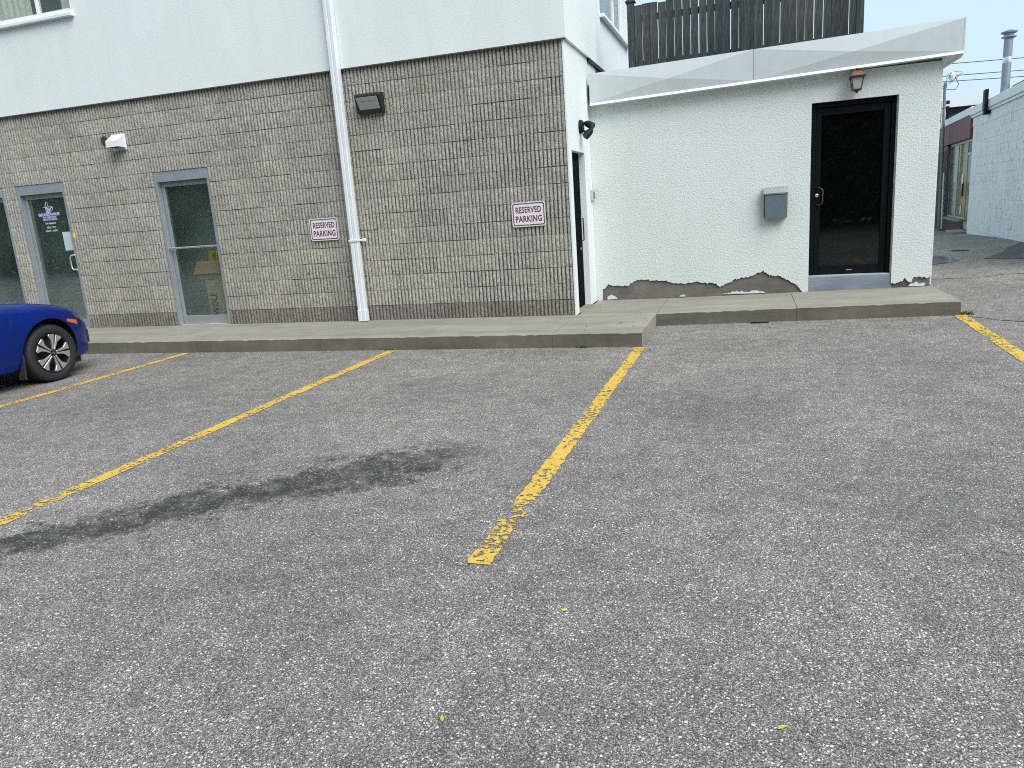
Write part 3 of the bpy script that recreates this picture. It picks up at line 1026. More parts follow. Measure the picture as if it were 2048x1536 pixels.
# fascia of two cross-broken panels
YF = YE - .12
def zb_(x): return 2.776 + (x + 2.025) * .0267
def zt_(x): return 3.178 + (x + 2.025) * .0231
for a, b in ((-2.03, .048), (.052, 2.35)):
    c = ((a + b) / 2, YF - .028, (zb_((a + b) / 2) + zt_((a + b) / 2)) / 2)
    mb = MB()
    mb.add([(a, YF, zb_(a) + .03), (b, YF, zb_(b) + .03), (b, YF, zt_(b)), (a, YF, zt_(a)), c, (a, YF + .02, zb_(a) + .03), (b, YF + .02, zb_(b) + .03), (b, YF + .02, zt_(b)), (a, YF + .02, zt_(a))],
           [(0, 1, 4), (1, 2, 4), (2, 3, 4), (3, 0, 4), (1, 0, 5, 6), (2, 1, 6, 7), (3, 2, 7, 8), (0, 3, 8, 5), (5, 8, 7, 6)])
    obj('fascia_panel', mb, 'fascia', ext)
mb = MB()
a, b = -2.03, 2.36
mb.hexa([(a, YF - .03, zb_(a)), (b, YF - .03, zb_(b)), (a, YF + .02, zb_(a)), (b, YF + .02, zb_(b)), (a, YF - .024, zb_(a) + .006), (b, YF - .024, zb_(b) + .006), (a, YF - .001, zb_(a) + .032), (b, YF - .001, zb_(b) + .032)])
obj('drip_edge', mb, 'white_metal', ext)
mb = MB()
mb.hexa([(a, YF + .021, zb_(a) + .002), (b, YF + .021, zb_(b) + .002), (a, YE + .1, zb_(a) + .002), (b, YE + .1, zb_(b) + .002), (a, YF + .021, zb_(a) + .03), (b, YF + .021, zb_(b) + .03), (a, YE + .1, zb_(a) + .03), (b, YE + .1, zb_(b) + .03)])
mb.box(EX1 + .0, 2.352, YE + .1, 16.0, zb_(b) + .002, zb_(b) + .03)
mb.box(2.33, 2.36, YF + .03, 16.0, zb_(b) - .03, zb_(b) + .001)
obj('soffit', mb, 'white_metal', ext)
mb = MB(); mb.box(2.352, 2.37, YF, 16, zb_(b), zt_(b)); obj('side_fascia', mb, 'fascia', ext)
mb = MB(); mb.box(-2.03, 2.35, YF + .03, 16, FT + .21, FT + .24); obj('roof', mb, 'dark_roof', ext)
# glass door
yd = YE + .075
mb = MB(); fw_ = .06
mb.box(DX0 + .003, DX0 + fw_, yd, yd + .11, DZ0 + .012, DZT - .003); mb.box(DX1 - fw_, DX1 - .003, yd, yd + .11, DZ0 + .012, DZT - .003)
mb.box(DX0 + fw_, DX1 - fw_, yd, yd + .11, DZT - .055, DZT - .003)
ed = obj('glass_door', mb, 'black_metal', ext, bevel=.003)
ed['label'] = 'black framed door with dark tinted glass'
a, b, c_, d_ = DX0 + fw_ + .003, DX1 - fw_ - .003, DZ0 + .016, DZT - .058
mb = MB(); ly, lz_ = yd + .03, yd + .075
mb.box(a, a + .065, ly, lz_, c_, d_); mb.box(b - .075, b, ly, lz_, c_, d_)
mb.box(a + .065, b - .075, ly, lz_, d_ - .09, d_); mb.box(a + .065, b - .075, ly, lz_, c_, c_ + .115)
obj('leaf_frame', mb, 'black_metal', ed, bevel=.003)
mb = MB(); mb.box(a + .06, b - .07, ly + .02, ly + .026, c_ + .11, d_ - .085)
obj('glass_pane', mb, 'glass_dark', ed)
mb = MB(); mb.tube([(a + .02, ly, 1.495), (a + .06, ly - .05, 1.495), (a + .09, ly - .055, 1.47), (a + .09, ly - .055, 1.31), (a + .06, ly - .05, 1.285), (a + .02, ly, 1.285)], .011, 10)
obj('handle', mb, 'bronze', ed, smooth=50)
mb = MB(); mb.lathe([(.02, 0), (.022, -.012), (.012, -.016)], (a + .025, ly, 1.405), 'Y', 14)
obj('lock', mb, 'bright_metal', ed)
mb = MB(); mb.box(a + .40, a + .47, ly - .001, ly + .0, c_ + .045, c_ + .055)
obj('maker_plate', mb, 'alu', ed)
mb = MB(); mb.box(DX0 + .002, DX1 - .002, YE + .03, yd + .1, DZ0 - .001, DZ0 + .010)
obj('threshold', mb, 'rail_dark', ed)
mb = MB(); mb.box(DX0 + .001, DX1 + .004, YE + .012, YE + .259, .05, DZ0 - .002)
obj('door_step', mb, 'sill_blue', ext, bevel=.004)
mb = MB(); mb.box(DX1 - .012, DX1 - .002, YE + .024, yd - .001, DZ0 + .01, DZT - .004)
obj('door_jamb', mb, 'beige', ext)
# dim room behind the door
mb = MB(); mb.box(DX0 - 1.2, DX1 + .3, 13.0, 13.1, .37, 2.7); mb.box(DX0 - 1.3, DX0 - 1.2, YE + .27, 13, 0, 2.8); mb.box(DX0 - 1.2, EX1 - .25, YE + .27, 13, .1, .36); mb.box(DX0 - 1.2, EX1 - .25, YE + .27, 13, 2.72, 2.8)
obj('inner_room', mb, 'interior_floor', ext)

# ------------------------------------------------------------------ things on the walls
def rrect(cx, cz, w, h, r_, n=6):
    pts = []
    for (sx, sz, a0) in ((1, -1, -90), (1, 1, 0), (-1, 1, 90), (-1, -1, 180)):
        for k in range(n + 1):
            a = R(a0 + 90 * k / n)
            pts.append((cx + sx * (w / 2 - r_) + r_ * math.cos(a), cz + sz * (h / 2 - r_) + r_ * math.sin(a)))
    return pts
def parking_sign(cx, cz, tilt, label):
    y = YW - .022
    t_ = thing('parking_sign', (cx, y, cz - .15), label, 'sign', 'reserved parking signs')
    w, h = .436, .300
    obj('plate', MB().prism_y(rrect(cx, cz, w, h, .035), y, y + .003), 'sign_white', t_)
    mb = MB()
    o_, i_ = rrect(cx, cz, w - .026, h - .026, .026), rrect(cx, cz, w - .052, h - .052, .016)
    n = len(o_)
    mb.v = [(x, y - .0008, z) for x, z in o_] + [(x, y - .0008, z) for x, z in i_]
    mb.f = [(i, (i + 1) % n, (i + 1) % n + n, i + n) for i in range(n)]
    obj('border', mb, 'sign_red', t_)
    mb = text_mb('RESERVED', .330, .078, cx, cz + .055, y - .0008, bold=.03)
    obj('lettering', mb, 'sign_red', t_)
    obj('lettering', text_mb('PARKING', .340, .080, cx, cz - .055, y - .0008, bold=.03), 'sign_red', t_)
    for s_ in (-1, 1):
        obj('bolt', MB().lathe([(.009, 0), (.009, -.004), (.005, -.006)], (cx, y, cz + s_ * (h / 2 - .018)), 'Y', 10), 'alu', t_)
    t_.rotation_euler = (0, R(tilt), 0)
    return t_
parking_sign(-5.52, 1.42, 0.4, 'reserved parking sign left of the white downspout')
parking_sign(-2.615, 1.432, -.3, 'reserved parking sign near the corner of the block wall')

# downspout
ds = thing('downspout', (-5.03, YW - .05, ZB), 'white square downspout running down the block wall', 'downspout')
mb = MB()
pts = [(-.05, 0), (.05, 0), (.05, .012), (.042, .018), (.042, .06), (-.042, .06), (-.042, .018), (-.05, .012)]
def pipe(z0, z1, yoff, s_=1.0, xc=-5.03):
    m = MB()
    prof = [(-.055 * s_, .004), (-.048 * s_, -.004), (-.010 * s_, -.004), (.0, .003), (.010 * s_, -.004), (.048 * s_, -.004), (.055 * s_, .004), (.055 * s_, .078 * s_), (-.055 * s_, .078 * s_)]
    m.prism_z([(xc + x, yoff + y) for x, y in prof], z0, z1)
    return m
pm = pipe(ZB + .16, TOPZ, YU - .085)
obj('pipe', pm, 'white_metal', ds)
obj('shoe', pipe(ZB + .012, ZB + .165, YU - .09, 1.12), 'white_metal', ds)
for z in (1.245, 4.9):
    mb = MB(); mb.box(-5.096, -4.964, YU - .101, YU - .004 if z > 3.4 else YW - .004, z - .014, z + .014)
    mb.box(-4.965, -4.905, YW - .012 if z < 3.4 else YU - .008, YW - .004 if z < 3.4 else YU - .002, z - .022, z + .022)
    obj('strap', mb, 'white_metal', ds, bevel=.003)

# wall pack light
wp_ = thing('wall_light', (-4.62, YW, 2.81), 'dark boxy wall light with grey lens on the block wall', 'wall light')
x0, x1 = -4.79, -4.43
sidep = [(YW - .005, 3.07), (YW - .13, 3.06), (YW - .14, 3.03), (YW - .075, 2.85), (YW - .05, 2.82), (YW - .005, 2.82)]
obj('housing', MB().prism_x(sidep, x0, x1), 'bronze', wp_, bevel=.006)
def lerp(a, b, f): return tuple(a[i] * (1 - f) + b[i] * f for i in range(len(a)))
A0, A1 = (YW - .1445, 3.02), (YW - .0795, 2.852)
mb = MB()
mb.hexa([(x0 + .04, A1[0], A1[1] + .012), (x1 - .03, A1[0], A1[1] + .012), (x0 + .04, A1[0] + .02, A1[1] + .006), (x1 - .03, A1[0] + .02, A1[1] + .006), (x0 + .022, A0[0], A0[1] - .006), (x1 - .045, A0[0], A0[1] - .006), (x0 + .022, A0[0] + .02, A0[1] - .012), (x1 - .045, A0[0] + .02, A0[1] - .012)])
ln_ = obj('lens', mb, 'lens', wp_, bevel=.004)
mb = MB()
B0, B1 = lerp(A0, A1, .2), lerp(A0, A1, .30)
mb.hexa([(x0 + .03, B1[0] - .003, B1[1]), (x1 - .05, B1[0] - .003, B1[1]), (x0 + .03, B1[0] + .01, B1[1]), (x1 - .05, B1[0] + .01, B1[1]), (x0 + .03, B0[0] - .003, B0[1]), (x1 - .05, B0[0] - .003, B0[1]), (x0 + .03, B0[0] + .01, B0[1]), (x1 - .05, B0[0] + .01, B0[1])])
obj('lens_rib', mb, 'lens', ln_)

# dryer vent and blank cover
vt = thing('vent_hood', (-8.70, YW, 2.74), 'small white vent hood high on the block wall', 'vent')
x0, x1, zt, zm, zl = -8.82, -8.60, 2.95, 2.86, 2.765
obj('flange', MB().box(x0 - .012, x1 + .012, YW - .012, YW - .003, 2.735, zt + .01), 'white_pvc', vt)
mb = MB()
mb.add([(x0, YW - .012, zt), (x1, YW - .012, zt), (x0, YW - .15, zm), (x1, YW - .15, zm), (x0, YW - .15, zl + .01), (x1, YW - .15, zl + .01), (x0, YW - .012, zl), (x1, YW - .012, zl)],
       [(0, 2, 3, 1), (2, 4, 5, 3), (0, 6, 4, 2), (1, 3, 5, 7)])
obj('hood', mb, 'white_pvc', vt)
obj('flap', MB().box(x0 + .02, x1 - .02, YW - .10, YW - .014, zl + .012, zl + .02), 'black_plastic', vt)
bp = MB(); bp.lathe([(.062, 0), (.062, -.010), (.05, -.014)], (-8.965, YW - .004, 2.895), 'Y', 20)
tag(obj('cover_plate', bp, 'mail_dark', None), 'round dark cover plate beside the white vent', 'cover plate')
# rusty hole in the wall
hl = MB(); hl.lathe([(.012, 0), (.014, -.012), (.006, -.015)], (-5.86, YW - .002, .835), 'Y', 10)
tag(obj('pipe_stub', hl, 'rust', None), 'tiny rusty stub low on the block wall', 'pipe stub')

# mailbox
mbx = thing('mailbox', (.325, YE, 1.15), 'grey wall mailbox with steel lid on the white wall', 'mailbox')
ym = YE - .11
obj('body', MB().box(.185, .470, ym + .004, YE - .003, 1.165, 1.47), 'mail_dark', mbx, bevel=.004)
obj('front_panel', MB().box(.195, .462, ym - .006, ym + .003, 1.155, 1.452), 'mail_grey', mbx, bevel=.003)
mb = MB(); mb.prism_x([(ym - .012, 1.458), (ym - .016, 1.475), (ym + .03, 1.535), (YE - .004, 1.548), (YE - .004, 1.472), (ym + .005, 1.472)], .178, .478)
obj('lid', mb, 'mail_lid', mbx)

# lantern
la = thing('wall_lantern', (1.24, YE, 2.58), 'rust-topped lantern with frosted glass above the black door', 'lantern')
lx, ly = 1.24, YE - .12
def frustum(z0, w0, z1, w1, cx=lx, cy=ly):
    m = MB()
    m.hexa([(cx + sx * w / 2, cy + sy * w / 2, z) for z, w in ((z0, w0), (z1, w1)) for sy in (-1, 1) for sx in (-1, 1)])
    return m
obj('shade', frustum(2.628, .088, 2.755, .128), 'lamp_glass', la)
mb = MB()
for sx in (-1, 1):
    for sy in (-1, 1):
        mb.tube([(lx + sx * .045, ly + sy * .045, 2.625), (lx + sx * .066, ly + sy * .066, 2.758)], .0055, 6)
m = frustum(2.612, .098, 2.628, .098); mb.add(m.v, m.f)
m = frustum(2.755, .165, 2.778, .172); mb.add(m.v, m.f)
obj('frame', mb, 'bronze', la)
m = MB()
pr_ = [(.156, 2.778), (.135, 2.795), (.10, 2.822), (.05, 2.838)]
for (w0, z0), (w1, z1) in zip(pr_[:-1], pr_[1:]):
    k = frustum(z0, w0, z1, w1); m.add(k.v, k.f)
obj('cap', m, 'rust', la)
m = MB(); m.lathe([(.012, 2.838), (.007, 2.846), (.014, 2.858), (.008, 2.870), (.002, 2.874)], (lx, ly, 0), 'Z', 10)
m.lathe([(.03, 2.612), (.022, 2.60), (.006, 2.582)], (lx, ly, 0), 'Z', 10)
obj('finial', m, 'bronze', la, smooth=50)
m = MB(); m.box(lx - .045, lx + .045, YE - .012, YE - .002, 2.64, 2.80); m.box(lx - .012, lx + .012, ly + .05, YE - .01, 2.765, 2.785)
obj('backplate', m, 'bronze', la)

# twin security light on the return wall
sl = thing('security_light', (XR, 9.90, 2.39), 'black twin-head security light on the white corner wall', 'security light')
m = MB(); m.lathe([(.085, 0), (.085, .03), (.065, .048)], (XR + .001, 9.90, 2.47), 'X', 20)
obj('base', m, 'black_plastic', sl, smooth=40)
def head(c, d, L, r_, parent):
    c, d = Vector(c), Vector(d).normalized()
    m = MB(); m.tube([c, c + d * L * .25, c + d * L * .7, c + d * L], [r_ * .55, r_ * .9, r_, r_], 14)
    h = obj('lamp_head', m, 'black_plastic', parent, smooth=40)
    m = MB(); m.tube([c + d * (L + .0005), c + d * (L + .004)], [r_ * .86, r_ * .8], 14)
    obj('lamp_face', m, 'mail_dark', h)
head((XR + .07, 9.93, 2.515), (.72, -.45, -.36), .135, .045, sl)
head((XR + .165, 9.86, 2.42), (-.50, -.35, -.52), .13, .046, sl)
m = MB()
m.tube([(XR + .02, 9.91, 2.50), (XR + .08, 9.925, 2.515)], .018, 8)
m.tube([(XR + .02, 9.89, 2.43), (XR + .075, 9.875, 2.405), (XR + .15, 9.86, 2.41)], .014, 8)
obj('arm', m, 'black_plastic', sl, smooth=40)
# intercom
ic = thing('intercom', (XR, 10.47, 1.54), 'small beige intercom box beside the dark side door', 'intercom')
obj('case', MB().box(XR + .001, XR + .035, 10.41, 10.54, 1.545, 1.69), 'beige', ic, bevel=.006)
obj('button_panel', MB().box(XR + .0355, XR + .038, 10.44, 10.51, 1.57, 1.66), 'mail_dark', ic)

# boxes behind the glazed bay
def carton(x0, x1, y0, y1, z0, z1, mat, name, label):
    t_ = thing(name, ((x0 + x1) / 2, (y0 + y1) / 2, z0), label, 'box')
    obj('carton', MB().box(x0, x1, y0, y1, z0, z1), mat, t_, bevel=.004)
    return t_
c1 = carton(-7.80, -7.32, YW + .235, YW + .58, ZB + .004, .795, 'cardboard_grey', 'cardboard_box', 'tall grey-brown box with big black letters behind the glass')
m = text_mb('WOLF', .34, .115, 0, 0, 0, bold=.01)
m.v = [(-7.69 - z, YW + .2335, .43 + x) for x, y, z in m.v]
obj('lettering', m, 'letter_black', c1)
m = MB()
for zz in (.30, .345, .40):
    m.box(-7.56, -7.545, YW + .233, YW + .2336, zz, zz + .03)
obj('print', m, 'letter_white', c1)
c2 = carton(-7.92, -7.36, YW + .26, YW + .58, .80, 1.075, 'cardboard', 'cardboard_box', 'open brown carton resting on the lettered box behind the glass')
m = MB(); m.hexa([(-7.96, YW + .20, .89), (-7.50, YW + .20, .89), (-7.96, YW + .203, .89), (-7.50, YW + .203, .89), (-7.92, YW + .253, 1.075), (-7.37, YW + .253, 1.075), (-7.92, YW + .257, 1.075), (-7.37, YW + .257, 1.075)])
obj('flap', m, 'cardboard', c2)
c3 = carton(-7.77, -7.55, YW + .36, YW + .56, 1.077, 1.215, 'yellow_box', 'yellow_box', 'small yellow box on top of the cartons behind the glass')
m = text_mb('NE', .085, .06, 0, 0, 0, bold=.02)
m.v = [(-7.67 - z, YW + .3585, 1.145 + x) for x, y, z in m.v]
obj('lettering', m, 'letter_black', c3)

# ------------------------------------------------------------------ roof deck fence
fn = thing('deck_fence', (-.1, 10.95, 3.1), 'weathered grey board fence standing above the white annex roof', 'fence')
yf = 10.95
x = -1.475; i = 0
while x < 1.27:
    w = .0975 + random.uniform(-.004, .004)
    m = MB(); jy = random.uniform(-.004, .004); top = 4.05 + random.uniform(-.012, .012) + (.25 if x > .0 else 0)
    lean = random.uniform(-.004, .004)
    m.hexa([(x, yf + jy, 3.10), (x + w, yf + jy, 3.10), (x, yf + .02 + jy, 3.10), (x + w, yf + .02 + jy, 3.10), (x + lean, yf + jy, top), (x + w + lean, yf + jy, top), (x + lean, yf + .02 + jy, top), (x + w + lean, yf + .02 + jy, top)])
    obj('plank', m, 'wood', fn)
    x += w + random.choice([.006, .008, .009, .007, .001]); i += 1
for z in (3.31, 3.885):
    obj('rail', MB().box(-1.48, 1.28, yf + .026, yf + .065, z - .04, z + .04), 'wood', fn)
obj('rail', MB().box(.0, 1.28, yf + .026, yf + .065, 4.14, 4.22), 'wood', fn)
for px, pt in ((-1.525, 4.09), (-.06, 4.3), (1.31, 4.32)):
    obj('post', MB().box(px - .045, px + .045, yf - .012, yf + .078, 3.10, pt), 'wood', fn, bevel=.004)
m = MB()
cx, cy = -1.525, yf + .033
for (w0, z0), (w1, z1) in (((.13, 4.09), (.13, 4.105)), ((.125, 4.105), (.05, 4.145))):
    k = MB(); k.hexa([(cx + sx * w / 2, cy + sy * w / 2, z) for z, w in ((z0, w0), (z1, w1)) for sy in (-1, 1) for sx in (-1, 1)]); m.add(k.v, k.f)
m.lathe([(.012, 4.145), (.034, 4.165), (.042, 4.19), (.03, 4.22), (.004, 4.232)], (cx, cy, 0), 'Z', 12)
obj('post_cap', m, 'wood', fn)

# ------------------------------------------------------------------ parked car
CX, CY = -8.18, 7.03          # centre line, front end
car = thing('parked_car', (CX, CY - 2.3, 0), 'bright blue sedan parked nose to the kerb', 'car')
tabs = dict(
    w=([0, .03, .08, .16, .28, .45, .65, .9, 1.4, 2.2, 3.4, 4.0, 4.35, 4.55, 4.63], [.42, .53, .62, .70, .775, .835, .872, .89, .895, .898, .898, .875, .82, .72, .58]),
    zb=([0, .05, .2, .5, 1, 4.0, 4.4, 4.63], [.22, .19, .17, .17, .175, .19, .24, .34]),
    zs=([0, .05, .12, .25, .4, .6, .85, 1.2, 1.7, 3.0, 3.9, 4.3, 4.55, 4.63], [.50, .575, .635, .70, .755, .81, .855, .885, .915, .955, 1.0, 1.01, .98, .90]),
    zc=([0, .05, .12, .25, .4, .6, .85, 1.2, 1.5, 3.0, 3.9, 4.3, 4.55, 4.63], [.56, .64, .70, .755, .80, .845, .885, .935, .97, .99, 1.03, 1.03, 1.0, .92]))
def tv(k, d): return float(np.interp(d, *tabs[k]))
def half(d):
    w, zb, zs, zc = (tv(k, d) for k in ('w', 'zb', 'zs', 'zc'))
    H = zs - zb
    fl = .022 * math.exp(-((d - .80) / .34) ** 2) + .02 * math.exp(-((d - 3.5) / .34) ** 2)
    return [(0, zb), (.5 * w, zb), (.84 * w, zb), (.945 * w, zb + .035), (.975 * w, zb + .11), (.985 * w + fl * .5, zb + .30 * H), (.992 * w + fl, zb + .48 * H), (w + fl, zb + .62 * H), (.995 * w + fl, zb + .74 * H), (.975 * w + fl * .8, zs - .085), (.955 * w + fl * .4, zs - .04), (.925 * w, zs - .012), (.885 * w, zs + .004), (.80 * w, zs + .012 + .15 * (zc - zs)), (.5 * w, zs + .70 * (zc - zs)), (0, zc)]
ds_ = [0, .015, .03, .055, .08, .12, .16, .22, .28, .36, .45, .55, .65, .78, .9, 1.02, 1.15, 1.3, 1.5, 1.8, 2.2, 2.7, 3.2, 3.45, 3.6, 3.75, 4.0, 4.2, 4.35, 4.45, 4.55, 4.6, 4.63]
m = MB(); hn = len(half(0))
ring = 2 * hn - 2
for d in ds_:
    h_ = half(d)
    full = h_ + [(-x, z) for x, z in h_[-2:0:-1]]
    m.v += [(CX + x, CY - d, z) for x, z in full]
for i in range(len(ds_) - 1):
    for k in range(ring):
        m.f.append((i * ring + k, i * ring + (k + 1) % ring, (i + 1) * ring + (k + 1) % ring, (i + 1) * ring + k))
m.f.append(tuple(range(ring - 1, -1, -1)))
m.f.append(tuple((len(ds_) - 1) * ring + k for k in range(ring)))
body = obj('body', m, 'paint', car, smooth=35)
WR = .315
AX = (CY - .80, CY - 3.50)
cut = MB()
for ya in AX:
    for s_ in (-1, 1):
        xa, xb = (.60, 1.1) if s_ > 0 else (-1.1, -.60)
        cut.lathe([(.372, xa), (.372, xb)], (CX, ya, .325), 'X', 48)
cu = obj('cutter', cut, 'rim_black', None)
md = body.modifiers.new('b', 'BOOLEAN'); md.operation = 'DIFFERENCE'; md.object = cu; md.solver = 'EXACT'
try:
    md.material_mode = 'TRANSFER'
except Exception:
    pass
bpy.context.view_layer.update()
nm_ = bpy.data.meshes.new_from_object(body.evaluated_get(bpy.context.evaluated_depsgraph_get()))
body.modifiers.clear()
body.data = nm_
bpy.data.objects.remove(cu)
for p in nm_.polygons:
    p.use_smooth = True
nm_.set_sharp_from_angle(angle=R(35))
def surf(d, k, off=0, side=1):
    i = int(k); f = k - i
    def pt(dd):
        h_ = half(dd); a, b = h_[i], h_[min(i + 1, hn - 1)]
        return Vector((side * (a[0] * (1 - f) + b[0] * f), -dd, a[1] * (1 - f) + b[1] * f))
    p = pt(d)
    e = .004
    t1 = pt(d + e) - pt(max(d - e, 0))
    h_ = half(d); a, b = h_[i], h_[min(i + 1, hn - 1)]
    t2 = Vector((side * (b[0] - a[0]), 0, b[1] - a[1]))
    n_ = t1.cross(t2); n_.normalize()
    if n_.x * side < 0: n_ = -n_
    return Vector((CX, CY, 0)) + p + n_ * off
def surf_patch(name, d0, d1, kf0, kf1, mat, off=.004, nd=8, nk=5, side=1):
    """patch lifted off the body; kf give lower and upper index as functions of fraction along d"""
    m = MB()
    for lay in (off, -.01):
        for i in range(nd + 1):
            f = i / nd; d = d0 + (d1 - d0) * f
            for j in range(nk + 1):
                k = kf0(f) + (kf1(f) - kf0(f)) * j / nk
                m.v.append(tuple(surf(d, k, lay, side)))
    N = (nd + 1) * (nk + 1)
    q = lambda i, j: i * (nk + 1) + j
    for i in range(nd):
        for j in range(nk):
            m.f.append((q(i, j), q(i + 1, j), q(i + 1, j + 1), q(i, j + 1)))
    rim = [q(i, 0) for i in range(nd + 1)] + [q(nd, j) for j in range(1, nk + 1)] + [q(i, nk) for i in range(nd - 1, -1, -1)] + [q(0, j) for j in range(nk - 1, 0, -1)]
    for a, b in zip(rim, rim[1:] + rim[:1]):
        m.f.append((a, b, b + N, a + N))
    return obj(name, m, mat, car, smooth=40)
for sd2 in (1, -1):
    surf_patch('side_marker', .37, .53, lambda f: 7.55 + .35 * f, lambda f: 8.35 - .05 * f, 'orange', .006, side=sd2)
    surf_patch('headlight', .03, .36, lambda f: 8.2 + .7 * f, lambda f: 10.6 - .6 * f, 'headlight', .004, 12, side=sd2)
    surf_patch('bumper_vent', .03, .16, lambda f: 5.0 + .3 * f, lambda f: 7.4 - .4 * f, 'rim_black', .003, side=sd2)
m = MB()
for k in range(40):
    pass
seam = MB()
pts = [surf(1.24 + .03 * math.sin((k - 4.4) * .9), k, .0008) for k in np.linspace(4.4, 10.6, 26)]
seam.tube(pts, .0028, 6)
pts = [surf(d, 4.4, .0008) for d in np.linspace(1.24, 2.3, 12)]
seam.tube(pts, .0028, 6)
obj('door_seam', seam, 'rim_black', car)
seam = MB()
for sd2 in (1, -1):
    seam.tube([surf(d, 12.6 + .4 * d, .0006, sd2) for d in np.linspace(.2, 1.35, 24)], .003, 6)
obj('bonnet_seam', seam, 'rim_black', car)
m = MB(); m.box(CX - .55, CX + .55, CY - .03, CY + .006, .30, .46)
obj('grille', m, 'rim_black', car, bevel=.01)
m = MB(); m.hexa([(CX + .80, AX[0] - .41, .10), (CX + .895, AX[0] - .40, .10), (CX + .80, AX[0] - .385, .10), (CX + .895, AX[0] - .385, .10), (CX + .80, AX[0] - .39, .36), (CX + .90, AX[0] - .385, .36), (CX + .80, AX[0] - .37, .36), (CX + .90, AX[0] - .37, .36)])
obj('mud_flap', m, 'tyre', car, bevel=.004)
m = MB(); m.box(CX - .68, CX + .68, CY - .46, CY - .28, .12, .19)
obj('under_tray', m, 'rim_black', car, bevel=.01)
# greenhouse
def ghalf(d):
    zr = float(np.interp(d, [1.35, 1.7, 2.1, 2.5, 3.0, 3.5, 3.9, 4.25], [.955, 1.14, 1.32, 1.41, 1.405, 1.31, 1.16, 1.03]))
    zbelt = tv('zs', d) - .01
    f = min(1, max(0, (zr - zbelt) / .42))
    return [(.80, zbelt), (.80 - .10 * f, zbelt + (zr - zbelt) * .55), (.80 - .22 * f, zr - .06 * f), (.40, zr - .012 * f), (0, zr)]
gd_ = list(np.linspace(1.35, 4.25, 24))
m = MB(); rf = MB()
for d in gd_:
    g_ = ghalf(d); full = g_ + [(-x, z) for x, z in g_[-2::-1]]
    m.v += [(CX + x, CY - d, z) for x, z in full]
n = 9
for i in range(len(gd_) - 1):
    for k in range(n - 1):
        m.f.append((i * n + k, i * n + k + 1, (i + 1) * n + k + 1, (i + 1) * n + k))
gh = obj('greenhouse', m, 'headlight', car, smooth=50)
rd = list(np.linspace(2.25, 3.35, 12))
for d in rd:
    g_ = ghalf(d)[2:]; full = g_ + [(-x, z) for x, z in g_[-2::-1]]
    rf.v += [(CX + x * 1.01, CY - d, z + .004) for x, z in full]
for i in range(len(rd) - 1):
    for k in range(4):
        rf.f.append((i * 5 + k, i * 5 + k + 1, (i + 1) * 5 + k + 1, (i + 1) * 5 + k))
obj('roof', rf, 'paint', car, smooth=50)
m = MB()
for d in (2.55, 3.3):
    g_ = ghalf(d)
    for s_ in (1, -1):
        m.tube([(CX + s_ * (x + .004), CY - d, z) for x, z in g_[:3]], .03, 6)
obj('pillar', m, 'paint', car)
# wheels
def wheel(ya, side):
    xo = CX + side * .875
    t_ = obj('wheel', MB().lathe([(.20, -side * .19), (.28, -side * .20), (.305, -side * .185), (WR, -side * .15), (WR, -side * .04), (.306, -side * .012), (.285, side * .004), (.245, side * .004), (.222, -side * .006), (.214, -side * .012)], (xo, ya, WR), 'X', 48, cap=False), 'tyre', car, smooth=40)
    m = MB(); m.lathe([(.216, -side * .01), (.213, side * .0), (.206, -side * .004), (.200, -side * .02), (.196, -side * .10), (.05, -side * .11), (.002, -side * .11)], (xo, ya, WR), 'X', 48, cap=False)
    obj('rim_barrel', m, 'rim_black', t_, smooth=40)
    m = MB()
    for k in range(5):
        th = 2 * math.pi * k / 5 + .30
        for s_ in (-1, 1):
            prof = [(.045, .10 * s_), (.075, .26 * s_), (.13, .26 * s_), (.205, .13 * s_), (.207, .36 * s_), (.195, .47 * s_), (.13, .50 * s_), (.075, .52 * s_), (.045, .55 * s_)]
            prof = [(.040, .09 * s_), (.10, .07 * s_), (.207, .055 * s_), (.209, .36 * s_), (.196, .44 * s_), (.14, .29 * s_), (.08, .30 * s_), (.04, .48 * s_)]
            P = [(ya + r_ * math.sin(th + a), WR + r_ * math.cos(th + a)) for r_, a in prof]
            if s_ < 0: P = P[::-1]
            m.prism_x(P, xo - side * .022 if side > 0 else xo + .0, xo + side * .001 if side > 0 else xo + .022)
    obj('spokes', m, 'rim', t_, bevel=.0025)
    m = MB(); m.lathe([(.048, -side * .03), (.046, -side * .008), (.030, -side * .002), (.002, -side * .001)], (xo, ya, WR), 'X', 24, cap=False)
    obj('hub_cap', m, 'rim_black', t_, smooth=40)
    m = MB()
    for a in (-.010, .010):
        m.box(xo + side * .000 - .001, xo + side * .0 + .0015, ya + a - .0025, ya + a + .0025, WR - .012, WR + .012)
    m.box(xo - .001, xo + .0015, ya - .010, ya + .010, WR - .002, WR + .002)
    obj('emblem', m, 'rim', t_)
for ya in AX:
    for s_ in (1, -1):
        wheel(ya, s_)

# ------------------------------------------------------------------ neighbouring building on the right
nb = thing('neighbour_building', (7, 18, 0), 'white peeling block building across the alley on the right', 'building')
def npt(y, off=0, z=0):     # on the wall line; off > 0 away from the alley
    return (5.57 + (y - 23.0) * .075 + off, y, z)
def nbox(mb, y0, y1, o0, o1, z0, z1):
    a, b, c, d = npt(y0, o0), npt(y0, o1), npt(y1, o0), npt(y1, o1)
    mb.hexa([(*p[:2], z) for z in (z0, z1) for p in (a, b, c, d)])
    return mb
m = MB(); nbox(m, 12.5, 23.2, 0, .3, -.3, 2.76)
wall = obj('wall', m, 'peel', nb)
